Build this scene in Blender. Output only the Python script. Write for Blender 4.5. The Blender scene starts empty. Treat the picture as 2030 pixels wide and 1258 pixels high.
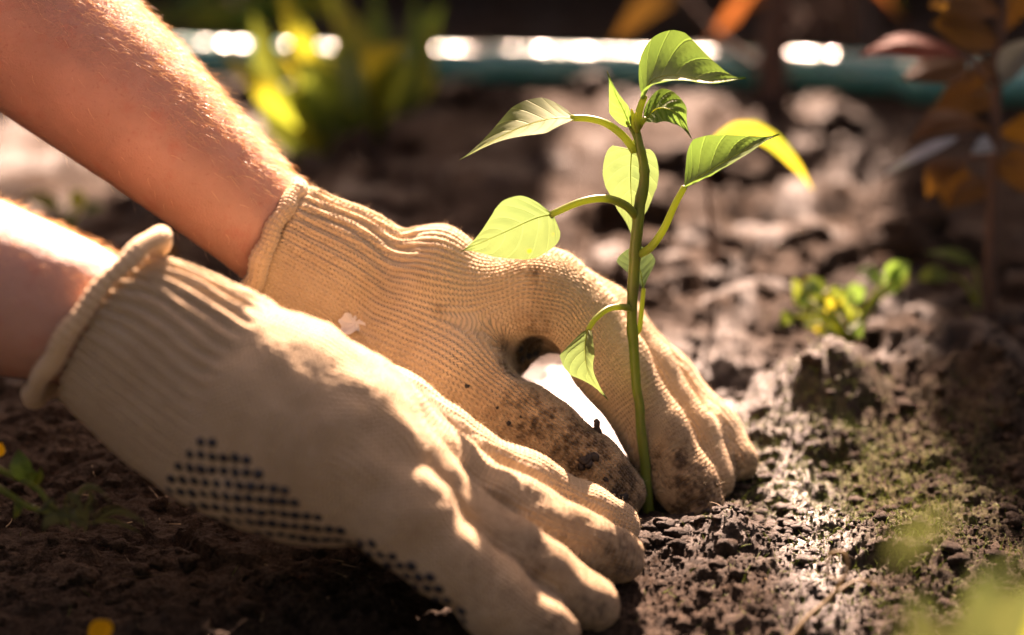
import bpy, bmesh, math, random
import numpy as np
from mathutils import Vector, Matrix
from mathutils.bvhtree import BVHTree

random.seed(7)
RNG = np.random.default_rng(11)
S = bpy.context.scene
COL = S.collection
R = math.radians

# ------------------------------------------------------------------ camera, sky, sun, exposure
PITCH = R(18.0)
FOCAL, SENSOR = 85.0, 36.0
CAM = np.array([-0.0689, -1.2054, 0.4970])
cam_d = bpy.data.cameras.new('camera')
cam_d.lens = FOCAL; cam_d.sensor_width = SENSOR
cam_d.clip_start = 0.02; cam_d.clip_end = 2000
cam_d.dof.use_dof = True
cam_d.dof.focus_distance = 1.246
cam_d.dof.aperture_fstop = 3.0
cam = bpy.data.objects.new('camera', cam_d); COL.objects.link(cam)
cam.location = CAM; cam.rotation_euler = (R(90) - PITCH, 0, 0)
S.camera = cam

SUN_EL, SUN_AZ = R(37.0), R(4.0)       # azimuth measured from +Y towards +X: behind the plants
world = bpy.data.worlds.new('World'); S.world = world; world.use_nodes = True
wn = world.node_tree.nodes; wl = world.node_tree.links
sky = wn.new('ShaderNodeTexSky'); sky.sky_type = 'NISHITA'; sky.sun_disc = False
sky.sun_elevation = SUN_EL; sky.sun_rotation = SUN_AZ
sky.dust_density = 3.0; sky.ozone_density = 0.3; sky.air_density = 0.4
wn['Background'].inputs['Strength'].default_value = 0.05
wl.new(sky.outputs['Color'], wn['Background'].inputs['Color'])
sun_d = bpy.data.lights.new('sun', 'SUN'); sun_d.energy = 5.0; sun_d.angle = R(0.55)
sun_d.color = (1.0, 0.96, 0.91)
sun = bpy.data.objects.new('sun', sun_d); COL.objects.link(sun)
sdir = Vector((math.sin(SUN_AZ)*math.cos(SUN_EL), math.cos(SUN_AZ)*math.cos(SUN_EL), math.sin(SUN_EL)))
sun.rotation_euler = sdir.to_track_quat('Z', 'Y').to_euler()
sun.location = sdir*6

S.view_settings.view_transform = 'Standard'
S.view_settings.look = 'None'
S.view_settings.gamma = 1.0
S.view_settings.use_curve_mapping = False
S.view_settings.exposure = 3.05
S.view_settings.use_white_balance = True
S.view_settings.white_balance_temperature = 10000
S.view_settings.white_balance_tint = 38
S.cycles.use_denoising = True
S.cycles.max_bounces = 8
S.cycles.sample_clamp_indirect = 6.0
S.cycles.sample_clamp_direct = 0.0

# ------------------------------------------------------------------ measuring helpers
FPX = 2030*FOCAL/SENSOR
CF = np.array([0, math.cos(PITCH), -math.sin(PITCH)]); CU = np.array([0, math.sin(PITCH), math.cos(PITCH)]); CR = np.array([1., 0, 0])
def ray(px, py):
    return CF + CR*(px-1015)/FPX + CU*(629-py)/FPX
def W(px, py, Y):                       # real point seen at (px,py) that lies Y metres behind the stem
    d = ray(px, py); return CAM + d*((Y-CAM[1])/d[1])
def G(px, py, z=0.0):                   # real point at (px,py) at height z
    d = ray(px, py); return CAM + d*((z-CAM[2])/d[2])
def mpp(p):                             # metres per photo pixel at a point
    return float(np.dot(np.asarray(p)-CAM, CF))/FPX
def nrm(v):
    v = np.asarray(v, float); return v/(np.linalg.norm(v, axis=-1, keepdims=True)+1e-12)

# ------------------------------------------------------------------ object helpers
def tag(o, label=None, cat=None, group=None, kind=None):
    if label: o['label'] = label
    if cat: o['category'] = cat
    if group: o['group'] = group
    if kind: o['kind'] = kind
    return o
def empty(name, loc=(0, 0, 0)):
    o = bpy.data.objects.new(name, None); COL.objects.link(o); o.location = loc
    o.empty_display_size = 0.02
    return o
def link_mesh(name, me, mat=None, parent=None):
    o = bpy.data.objects.new(name, me); COL.objects.link(o)
    if mat is not None: me.materials.append(mat)
    if parent is not None:
        o.parent = parent
        p = parent; off = Vector((0, 0, 0))
        while p is not None:
            off = off + p.location; p = p.parent
        o.location = -off                # meshes are written in world coordinates
    return o
def mesh(name, v, f, mat=None, parent=None, smooth=True, uv=None, attrs=None):
    me = bpy.data.meshes.new(name)
    v = np.asarray(v, np.float32); 
    if isinstance(f, np.ndarray):
        n, k = f.shape
        me.vertices.add(len(v)); me.vertices.foreach_set('co', v.ravel())
        me.loops.add(n*k); me.loops.foreach_set('vertex_index', f.astype(np.int32).ravel())
        me.polygons.add(n)
        me.polygons.foreach_set('loop_start', np.arange(0, n*k, k, dtype=np.int32))
        me.polygons.foreach_set('loop_total', np.full(n, k, np.int32))
        me.update(calc_edges=True); me.validate()
    else:
        me.from_pydata([tuple(map(float, x)) for x in v], [], f)
    if smooth: me.polygons.foreach_set('use_smooth', np.ones(len(me.polygons), bool))
    if attrs:
        for k_, a in attrs.items():
            a = np.asarray(a, np.float32)
            if a.ndim == 1:
                at = me.attributes.new(k_, 'FLOAT', 'POINT'); at.data.foreach_set('value', a)
            else:
                at = me.attributes.new(k_, 'FLOAT_VECTOR', 'POINT'); at.data.foreach_set('vector', a.ravel())
    me.update()
    return link_mesh(name, me, mat, parent)
def join(parts):                         # [(v,f)] with equal face size -> one (v,f)
    vs, fs, o = [], [], 0
    for v, f in parts:
        vs.append(np.asarray(v)); fs.append(np.asarray(f)+o); o += len(v)
    return np.concatenate(vs), np.concatenate(fs)

# ------------------------------------------------------------------ noise
def _hash(ix, iy, iz, seed):
    with np.errstate(over='ignore'):
        h = (ix.astype(np.uint32)*np.uint32(374761393) + iy.astype(np.uint32)*np.uint32(668265263)
             + iz.astype(np.uint32)*np.uint32(2246822519) + np.uint32(seed*3266489917 & 0xffffffff))
        h = (h ^ (h >> np.uint32(13)))*np.uint32(1274126177)
        h = h ^ (h >> np.uint32(16))
    return h.astype(np.float32)/np.float32(4294967295.0)
def vnoise(p, seed=0):                   # smooth value noise -1..1
    p = np.asarray(p, np.float32)
    i = np.floor(p); f = p-i; i = i.astype(np.int64)
    u = f*f*f*(f*(f*6-15)+10)
    o = 0
    for dx in (0, 1):
        wx = u[..., 0] if dx else 1-u[..., 0]
        for dy in (0, 1):
            wy = u[..., 1] if dy else 1-u[..., 1]
            for dz in (0, 1):
                wz = u[..., 2] if dz else 1-u[..., 2]
                o = o+_hash(i[..., 0]+dx, i[..., 1]+dy, i[..., 2]+dz, seed)*wx*wy*wz
    return o*2-1
def fbm(p, octv=4, seed=0, gain=0.5):
    a, s, o = 1.0, 1.0, 0
    for k in range(octv):
        o = o+a*vnoise(np.asarray(p)*s+k*7.3, seed+k); a *= gain; s *= 2.03
    return o
def cells(p, seed=0):                    # 2-d worley: F1, F2 and a per-cell random
    p = np.asarray(p, np.float32); i = np.floor(p[..., :2]).astype(np.int64)
    f1 = np.full(p.shape[:-1], 9., np.float32); f2 = f1.copy(); rid = np.zeros_like(f1)
    for dx in (-1, 0, 1):
        for dy in (-1, 0, 1):
            cx, cy = i[..., 0]+dx, i[..., 1]+dy
            z = np.zeros_like(cx)
            hx = _hash(cx, cy, z, seed); hy = _hash(cx, cy, z+1, seed); hr = _hash(cx, cy, z+2, seed)
            d = np.hypot(cx+hx-p[..., 0], cy+hy-p[..., 1])
            m = d < f1
            f2 = np.where(m, f1, np.minimum(f2, d)); rid = np.where(m, hr, rid); f1 = np.where(m, d, f1)
    return f1, f2, rid

# ------------------------------------------------------------------ signed distance modelling
class Chain:                             # a limb of tapered capsules; pts = (px,py,Y,r_px)
    def __init__(self, pts, k=0.006, world=False, flat=1.0, off=0.0, rref=None, uoff=0.0, dense=0):
        if world:
            self.p = np.array([q[:3] for q in pts], np.float32); self.r = np.array([q[3] for q in pts], np.float32)
        else:
            self.p = np.array([W(*q[:3]) for q in pts], np.float32)
            self.r = np.array([q[3]*mpp(w) for q, w in zip(pts, self.p)], np.float32)
        if dense:
            q = spline(np.column_stack([self.p, self.r]), dense).astype(np.float32); self.p, self.r = q[:, :3], q[:, 3]
        self.dense = dense
        self.k, self.flat, self.off, self.uoff = k, flat, off, uoff
        self.rref = rref if rref else float(self.r.mean())
    def dist(self, x):
        out = None
        for a, b, ra, rb in zip(self.p[:-1], self.p[1:], self.r[:-1], self.r[1:]):
            ab = b-a; q = x-a
            t = np.clip((q@ab)/float(ab@ab), 0, 1)[..., None]
            dv = q-ab*t
            if self.flat != 1.0: dv = dv*np.array([1, self.flat, 1], np.float32)
            d = np.sqrt((dv*dv).sum(-1))-(ra+(rb-ra)*t[..., 0])
            out = d if out is None else (np.minimum(out, d) if self.dense else smin(out, d, self.k))
        return out
    def box(self, pad):
        m = (self.r.max()+pad); return self.p.min(0)-m, self.p.max(0)+m
    def uv(self, x):                     # length along, angle round, distance
        best = None; base = 0.0
        ref = nrm(np.array([0.0, -1.0, 0.35]))
        for a, b, ra, rb in zip(self.p[:-1], self.p[1:], self.r[:-1], self.r[1:]):
            ab = b-a; L = float(np.linalg.norm(ab)); T = ab/L; q = x-a
            s = q@T; t = np.clip(s/L, 0, 1)
            dv = q-ab*t[..., None]; d = np.sqrt((dv*dv).sum(-1))-(ra+(rb-ra)*t)
            e1 = nrm(ref-T*float(ref@T)); e2 = np.cross(T, e1)
            ph = np.arctan2(q@e2, q@e1)
            u = base+s
            w = np.exp(-np.clip(d, -0.02, 0.08)/0.003)
            if best is None: best = [u*w, np.cos(ph)*w, np.sin(ph)*w, w, d]
            else: best = [best[0]+u*w, best[1]+np.cos(ph)*w, best[2]+np.sin(ph)*w, best[3]+w, np.minimum(best[4], d)]
            base += L
        return best[0]/best[3]+self.uoff, np.arctan2(best[2], best[1])*self.rref+self.off, best[4]
def smin(a, b, k):
    h = np.clip(0.5+0.5*(b-a)/k, 0, 1)
    return b*(1-h)+a*h-k*h*(1-h)
def grid_eval(fn_items, lo, hi, h):
    """fn_items: list of (fn, (lo,hi) or None, op, k); op 'u' smooth union, 's' smooth subtraction"""
    n = np.ceil((hi-lo)/h).astype(int)+1
    F = np.full(n, 0.06, np.float32)
    ax = [lo[i]+np.arange(n[i], dtype=np.float32)*h for i in range(3)]
    for fn, bx, op, k in fn_items:
        sl = []
        for i in range(3):
            if bx is None: sl.append(slice(0, n[i]))
            else:
                a = max(0, int((bx[0][i]-lo[i])/h)); b = min(n[i], int((bx[1][i]-lo[i])/h)+2); sl.append(slice(a, max(a, b)))
        X = np.stack(np.meshgrid(ax[0][sl[0]], ax[1][sl[1]], ax[2][sl[2]], indexing='ij'), -1).astype(np.float32)
        if X.size == 0: continue
        d = fn(X); cur = F[tuple(sl)]
        F[tuple(sl)] = smin(cur, d, k) if op == 'u' else -smin(-cur, d, k)
    return F
def surface_nets(F, lo, h):
    I = F < 0
    c = np.zeros(np.array(F.shape)-1, np.int8)
    offs = [(a, b, d) for a in (0, 1) for b in (0, 1) for d in (0, 1)]
    sh = c.shape
    for o in offs: c += I[o[0]:o[0]+sh[0], o[1]:o[1]+sh[1], o[2]:o[2]+sh[2]]
    act = (c > 0) & (c < 8)
    idx = np.argwhere(act)
    vid = np.full(sh, -1, np.int64); vid[act] = np.arange(len(idx))
    acc = np.zeros((len(idx), 3)); cnt = np.zeros(len(idx))
    for ax in range(3):
        for o in offs:
            if o[ax]: continue
            o2 = list(o); o2[ax] = 1
            fa = F[idx[:, 0]+o[0], idx[:, 1]+o[1], idx[:, 2]+o[2]]
            fb = F[idx[:, 0]+o2[0], idx[:, 1]+o2[1], idx[:, 2]+o2[2]]
            m = (fa < 0) != (fb < 0)
            t = np.where(m, fa/np.where(m, fa-fb, 1), 0)
            pt = np.array(o, float)[None, :].repeat(len(idx), 0); pt[:, ax] += t
            acc += pt*m[:, None]; cnt += m
    v = (idx+acc/cnt[:, None])*h+lo
    quads = []
    for ax in range(3):
        b, d = (ax+1) % 3, (ax+2) % 3
        s0 = [slice(None)]*3; s1 = [slice(None)]*3
        s0[ax] = slice(0, -1); s1[ax] = slice(1, None)
        A, B = I[tuple(s0)], I[tuple(s1)]
        e = np.argwhere(A != B)
        e = e[(e[:, b] > 0) & (e[:, d] > 0) & (e[:, b] < F.shape[b]-1) & (e[:, d] < F.shape[d]-1)]
        def cell(db, dd):
            q = e.copy(); q[:, b] += db; q[:, d] += dd; return vid[q[:, 0], q[:, 1], q[:, 2]]
        Q = np.stack([cell(-1, -1), cell(0, -1), cell(0, 0), cell(-1, 0)], 1)
        fl = A[e[:, 0], e[:, 1], e[:, 2]]
        Q[~fl] = Q[~fl][:, ::-1]
        quads.append(Q)
    return v, np.concatenate(quads)
def vnormals(v, f):
    a = np.cross(v[f[:, 2]]-v[f[:, 0]], v[f[:, 3]]-v[f[:, 1]]); n = np.empty_like(v)
    ix = f.ravel()
    for k in range(3): n[:, k] = np.bincount(ix, np.repeat(a[:, k], 4), len(v))
    return nrm(n)
def relax(v, f, it=3):
    e0 = f.ravel(); e1 = np.roll(f, -1, 1).ravel(); c = np.bincount(e0, minlength=len(v))
    for _ in range(it):
        w = np.empty_like(v)
        for k in range(3): w[:, k] = np.bincount(e0, v[e1, k], len(v))/c
        v = 0.5*v+0.5*w
    return v
def subdiv(v, f, lv):
    v = v.astype(np.float64)
    for _ in range(lv):                   # split every quad in four, then relax
        n = len(v); a = f; b = np.roll(f, -1, 1)
        key = (np.minimum(a, b).astype(np.int64)*n+np.maximum(a, b)).ravel()
        uq, inv = np.unique(key, return_inverse=True); inv = inv.reshape(f.shape)
        em = 0.5*(v[uq//n]+v[uq % n]); fc = v[f].mean(1)
        E = n+inv; C = n+len(uq)+np.arange(len(f))
        f = np.concatenate([np.stack([f[:, k], E[:, k], C, E[:, k-1]], 1) for k in range(4)])
        v = relax(np.concatenate([v, em, fc]), f, 2)
    return v.astype(np.float32), f.astype(np.int32), vnormals(v, f).astype(np.float32)

# ------------------------------------------------------------------ shape helpers
def spline(P, n):                        # Catmull-Rom through the points
    P = np.asarray(P, float); m = len(P)
    Q = np.vstack([2*P[0]-P[1], P, 2*P[-1]-P[-2]])
    t = np.linspace(0, m-1, n); i = np.minimum(t.astype(int), m-2); f = (t-i)[:, None]
    a, b, c, d = Q[i], Q[i+1], Q[i+2], Q[i+3]
    return 0.5*((2*b)+(-a+c)*f+(2*a-5*b+4*c-d)*f**2+(-a+3*b-3*c+d)*f**3)
def tube(P, r, sides=8, cap=True, closed=False):
    P = np.asarray(P, float); n = len(P); r = np.broadcast_to(np.asarray(r, float), (n,))
    if closed: T = nrm(np.roll(P, -1, 0)-np.roll(P, 1, 0))
    else: T = nrm(np.gradient(P, axis=0))
    e = np.cross(T[0], [0.3, 0.5, 0.81]); e = nrm(e); vs = []
    a = np.linspace(0, 2*np.pi, sides, endpoint=False)
    for i in range(n):
        e = nrm(e-T[i]*np.dot(e, T[i])); g = np.cross(T[i], e)
        vs.append(P[i]+r[i]*(np.cos(a)[:, None]*e+np.sin(a)[:, None]*g))
    v = np.concatenate(vs)
    k = np.arange(sides); f = []
    m = n if closed else n-1
    for i in range(m):
        A = i*sides; B = ((i+1) % n)*sides
        f.append(np.stack([A+k, A+(k+1) % sides, B+(k+1) % sides, B+k], 1))
    f = np.concatenate(f)
    if cap and not closed:
        v = np.vstack([v, P[0]-T[0]*r[0]*0.5, P[-1]+T[-1]*r[-1]*0.6]); N = len(v)
        c1 = np.stack([np.full(sides, N-2), np.full(sides, N-2), (k+1) % sides, k], 1)
        B = (n-1)*sides
        # keep quads: split caps as degenerate-free quads by pairing sides
        f1 = np.array([[N-2, (j+2) % sides, (j+1) % sides, j] for j in range(0, sides, 2)])
        f2 = np.array([[N-1, B+j, B+(j+1) % sides, B+(j+2) % sides] for j in range(0, sides, 2)])
        f = np.concatenate([f, f1, f2])
    return v, f
def fibers(root, d0, d1, length, rad, seg=3):
    """many thin three-sided hairs: root, start direction, end direction"""
    n = len(root); t = np.linspace(0, 1, seg+1)
    d0, d1 = nrm(d0), nrm(d1)
    P = [root]; 
    for j in range(seg):
        w = (j+0.5)/seg; P.append(P[-1]+nrm(d0*(1-w)+d1*w)*(length/seg)[:, None])
    P = np.stack(P, 1)
    T = nrm(np.gradient(P, axis=1))
    e = nrm(np.cross(T, nrm(RNG.normal(size=(n, 1, 3))))); g = np.cross(T, e)
    rr = rad[:, None]*(1-0.85*t)[None, :]
    V = np.stack([P+rr[..., None]*(math.cos(a)*e+math.sin(a)*g) for a in (0, 2.094, 4.189)], 2)
    base = np.arange(n)[:, None]*(seg+1)*3
    F = []
    for j in range(seg):
        for k in range(3):
            A = j*3; B = A+3; k2 = (k+1) % 3
            F.append(np.concatenate([base+A+k, base+A+k2, base+B+k2, base+B+k], 1))
    return V.reshape(-1, 3), np.concatenate(F)

# ------------------------------------------------------------------ materials
class NT:
    def __init__(self, name):
        self.m = bpy.data.materials.new(name); self.m.use_nodes = True
        self.t = self.m.node_tree; self.t.nodes.clear()
        self.out = self.t.nodes.new('ShaderNodeOutputMaterial')
    def n(self, typ, **kw):
        nd = self.t.nodes.new('ShaderNode'+typ)
        for k, v in kw.items():
            if k.startswith('_'): setattr(nd, k[1:], v)
            else: self.set(nd, k, v)
        return nd
    def set(self, nd, k, v):
        s = nd.inputs[int(k[1:])] if (k[0] == 'i' and k[1:].isdigit()) else nd.inputs[k.replace('__', ' ')]
        if hasattr(v, 'is_output'): self.t.links.new(v, s)
        elif isinstance(v, (tuple, list)) and len(v) == 3 and s.type == 'RGBA': s.default_value = (*v, 1)
        else: s.default_value = v
    def noise(self, vec, scale, detail=4, rough=0.55, dist=0.0):
        return self.n('TexNoise', Vector=vec, Scale=scale, Detail=detail, Roughness=rough, Distortion=dist).outputs['Fac']
    def math(self, op, a, b=0.0, c=0.0, clamp=False):
        return self.n('Math', _operation=op, _use_clamp=clamp, i0=a, i1=b, i2=c).outputs[0]
    def ramp(self, fac, stops):
        r = self.n('ValToRGB', Fac=fac); el = r.color_ramp.elements
        while len(el) < len(stops): el.new(0.5)
        for e, (p, c) in zip(el, stops):
            e.position = p; e.color = (*c, 1) if not isinstance(c, float) else (c, c, c, 1)
        return r.outputs['Color']
    def mix(self, fac, a, b, typ='MIX'):
        m = self.n('Mix', _data_type='RGBA', _blend_type=typ)
        self.set(m, 'i0', fac); self.set(m, 'i6', a); self.set(m, 'i7', b); return m.outputs[2]
    def attr(self, name, what='Fac'):
        return self.n('Attribute', _attribute_name=name).outputs[what]
    def obj(self): return self.n('TexCoord').outputs['Object']
    def bump(self, h, strength, dist, nrm_=None):
        b = self.n('Bump', Height=h, Strength=strength, Distance=dist)
        if nrm_: self.set(b, 'Normal', nrm_)
        return b.outputs[0]
    def done(self, shader): self.t.links.new(shader, self.out.inputs['Surface']); return self.m
    def pbsdf(self, **kw): return self.n('BsdfPrincipled', **kw).outputs[0]

def leaf_mat(name, col, trans, vein=(0.35, 0.42, 0.12), tfac=0.5, rough=0.45, spots=0.0, vein_n=7.0, hue=0.25, spec=0.45):
    N = NT(name); uv = N.attr('leafuv', 'Vector')
    sx = N.n('SeparateXYZ', Vector=uv); u, s = sx.outputs[0], sx.outputs[1]
    a = N.math('ABSOLUTE', s)
    k = N.math('FRACT', N.math('MULTIPLY', N.math('SUBTRACT', u, N.math('MULTIPLY', N.math('POWER', a, 1.3), 0.24)), vein_n))
    side = N.math('SMOOTH_MIN', N.math('MULTIPLY', N.math('ABSOLUTE', N.math('SUBTRACT', k, 0.5)), 14.0), 1.0, 0.2)
    midv = N.math('MULTIPLY', a, 16.0, clamp=True)
    vm = N.math('MINIMUM', side, midv, clamp=True)
    vm = N.math('MAXIMUM', vm, 0.0, clamp=True)
    ns = N.noise(N.obj(), 90, 5, 0.6); n2 = N.noise(N.obj(), 900, 3, 0.6)
    cc = N.mix(N.math('MULTIPLY', N.math('SUBTRACT', 1.0, vm), 0.4), N.mix(N.ramp(ns, [(0.3, 0.0), (0.75, 1.0)]), col, tuple(c*1.5 for c in col)), vein)
    tt = N.mix(N.ramp(ns, [(0.3, 0.0), (0.75, 1.0)]), trans, tuple(c*0.72 for c in trans))
    tt = N.mix(N.math('MULTIPLY', N.math('SUBTRACT', 1.0, vm), 0.5), tt, tuple(min(1, c*1.5) for c in trans))
    hv_ = N.ramp(N.noise(N.obj(), 16, 3, 0.6), [(0.38, 0.0), (0.62, 1.0)])
    tt = N.mix(N.math('MULTIPLY', hv_, hue), tt, tuple(a*b for a, b in zip(trans, (0.45, 0.75, 0.9))))
    if spots:
        vo = N.n('TexVoronoi', Vector=N.obj(), Scale=55.0).outputs['Distance']
        sp = N.ramp(vo, [(0.0, 1.0), (0.05, 0.8), (0.1, 0.0)])
        cc = N.mix(sp, cc, (0.45, 0.22, 0.02)); tt = N.mix(sp, tt, (0.5, 0.2, 0.02))
    hgt = N.math('ADD', N.math('MULTIPLY', vm, 0.7), N.math('MULTIPLY', n2, 0.25))
    bp = N.bump(hgt, 0.5, 0.0006)
    p = N.pbsdf(Base__Color=cc, Roughness=rough, Normal=bp, Specular__IOR__Level=spec)
    t = N.n('BsdfTranslucent', Color=tt, Normal=bp).outputs[0]
    m = N.n('MixShader', Fac=tfac, i1=p, i2=t).outputs[0]
    return N.done(m)

def soil_mat():
    N = NT('soil'); ob = N.obj()
    n1 = N.noise(ob, 9, 6, 0.6); n2 = N.noise(ob, 70, 6, 0.65); n3 = N.noise(ob, 420, 6, 0.75)
    wet = N.attr('wet')
    wn_ = N.math('ADD', wet, N.math('MULTIPLY', N.math('SUBTRACT', n2, 0.5), 0.5), clamp=True)
    dry = N.mix(N.ramp(n2, [(0.35, 0.0), (0.65, 1.0)]), (0.017, 0.0105, 0.0065), (0.040, 0.025, 0.0165))
    dry = N.mix(N.ramp(n3, [(0.4, 0.0), (0.72, 1.0)]), dry, (0.105, 0.073, 0.054))
    moist = N.mix(n2, (0.010, 0.0065, 0.005), (0.024, 0.016, 0.012))
    mo = N.math('MAXIMUM', wn_, N.ramp(n1, [(0.45, 0.0), (0.62, 0.55)]))
    green = N.math('MULTIPLY', N.attr('moss'), N.ramp(n2, [(0.42, 0.0), (0.55, 1.0)]))
    c = N.mix(mo, dry, moist); c = N.mix(green, c, (0.10, 0.12, 0.025))
    rg = N.math('SUBTRACT', 0.82, N.math('MULTIPLY', wn_, N.math('ADD', 0.38, N.math('MULTIPLY', n3, 0.2))))
    h = N.math('ADD', N.math('ADD', N.math('MULTIPLY', n2, 0.5), N.math('MULTIPLY', n3, 0.35)), N.math('MULTIPLY', N.noise(ob, 1300, 4, 0.7), 0.15))
    bp = N.bump(h, 1.0, 0.009)
    return N.done(N.pbsdf(Base__Color=c, Roughness=rg, Normal=bp, Specular__IOR__Level=N.math('ADD', 0.06, N.math('MULTIPLY', wn_, 0.45))))
M_SOIL = soil_mat()

def cotton_mat(name, knit=0.6, kd=0.0007):
    N = NT(name); kv = N.attr('knit', 'Vector'); sx = N.n('SeparateXYZ', Vector=kv)
    u, v = sx.outputs[0], sx.outputs[1]
    dirt = N.attr('dirt'); ob = N.obj()
    n1 = N.noise(ob, 45, 6, 0.65); n2 = N.noise(ob, 260, 5, 0.7); n3 = N.noise(ob, 1500, 3, 0.7)
    rowp = N.math('MULTIPLY', v, 2*math.pi/0.0023)
    stp = N.math('MULTIPLY', u, 2*math.pi/0.0024)
    rid = N.math('COSINE', rowp)                                  # ridge of each stitch column
    vee = N.math('SINE', N.math('ADD', stp, N.math('MULTIPLY', N.math('ABSOLUTE', N.math('SINE', N.math('MULTIPLY', rowp, 0.5))), 3.0)))
    hgt = N.math('ADD', N.math('MULTIPLY', rid, 0.3), N.math('MULTIPLY', vee, 0.35))
    hgt = N.math('ADD', hgt, N.math('MULTIPLY', n3, 0.7))
    bp = N.bump(hgt, knit, kd)
    base = N.mix(N.ramp(n1, [(0.3, 0.0), (0.7, 1.0)]), (0.53, 0.365, 0.215), (0.64, 0.47, 0.305))
    base = N.mix(N.math('MULTIPLY', n2, 0.35), base, (0.70, 0.55, 0.38))
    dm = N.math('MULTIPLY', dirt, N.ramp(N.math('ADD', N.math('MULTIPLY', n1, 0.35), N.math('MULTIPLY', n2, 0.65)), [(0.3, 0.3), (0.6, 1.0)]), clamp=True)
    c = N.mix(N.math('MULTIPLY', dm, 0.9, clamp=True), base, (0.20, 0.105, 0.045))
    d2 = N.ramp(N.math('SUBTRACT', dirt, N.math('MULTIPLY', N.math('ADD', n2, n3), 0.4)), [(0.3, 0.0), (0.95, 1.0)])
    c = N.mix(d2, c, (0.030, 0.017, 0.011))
    p = N.pbsdf(Base__Color=c, Roughness=0.95, Normal=bp, Specular__IOR__Level=0.1,
                Sheen__Weight=0.35, Sheen__Roughness=0.4, Sheen__Tint=(1.0, 0.93, 0.82))
    return N.done(p)
M_COTTON = cotton_mat('cotton_knit', 0.9, 0.0010)
M_COTTON_HEM = cotton_mat('cotton_hem', 0.8)
M_COTTON_NEAR = cotton_mat('cotton_knit_loose', 1.0, 0.0016)
N = NT('cotton_fluff')
M_FLUFF = N.done(N.n('MixShader', Fac=0.45, i1=N.n('BsdfDiffuse', Color=(0.85, 0.75, 0.6)).outputs[0],
                     i2=N.n('BsdfTranslucent', Color=(0.9, 0.8, 0.65)).outputs[0]).outputs[0])
N = NT('arm_hair')
M_HAIR = N.done(N.n('MixShader', Fac=0.5, i1=N.pbsdf(Base__Color=(0.62, 0.40, 0.22), Roughness=0.35, Specular__IOR__Level=0.6),
                    i2=N.n('BsdfTranslucent', Color=(1.0, 0.75, 0.48)).outputs[0]).outputs[0])
N = NT('skin'); ob = N.obj()
sk1 = N.noise(ob, 28, 5, 0.6); sk2 = N.noise(ob, 420, 4, 0.6); sk3 = N.n('TexVoronoi', Vector=ob, Scale=900.0).outputs['Distance']
skc = N.mix(N.ramp(sk1, [(0.35, 0.0), (0.68, 1.0)]), (0.39, 0.198, 0.142), (0.49, 0.252, 0.185))
skc = N.mix(N.ramp(sk2, [(0.6, 0.0), (0.78, 0.6)]), skc, (0.30, 0.10, 0.06))
skc = N.mix(N.ramp(N.noise(ob, 75, 3, 0.6), [(0.55, 0.0), (0.75, 0.5)]), skc, (0.42, 0.13, 0.085))
skh = N.math('ADD', N.math('MULTIPLY', sk2, 0.5), N.math('MULTIPLY', sk3, 0.5))
M_SKIN = N.done(N.pbsdf(Base__Color=skc, Roughness=0.48, Specular__IOR__Level=0.4, Subsurface__Weight=0.22, Subsurface__Scale=0.006,
                        Subsurface__Radius=(1.0, 0.35, 0.18), Normal=N.bump(skh, 0.5, 0.0010)))
N = NT('grip_rubber'); M_DOT = N.done(N.pbsdf(Base__Color=(0.014, 0.014, 0.020), Roughness=0.33, Normal=N.bump(N.noise(N.obj(), 900, 3), 0.3, 0.0004)))

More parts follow.
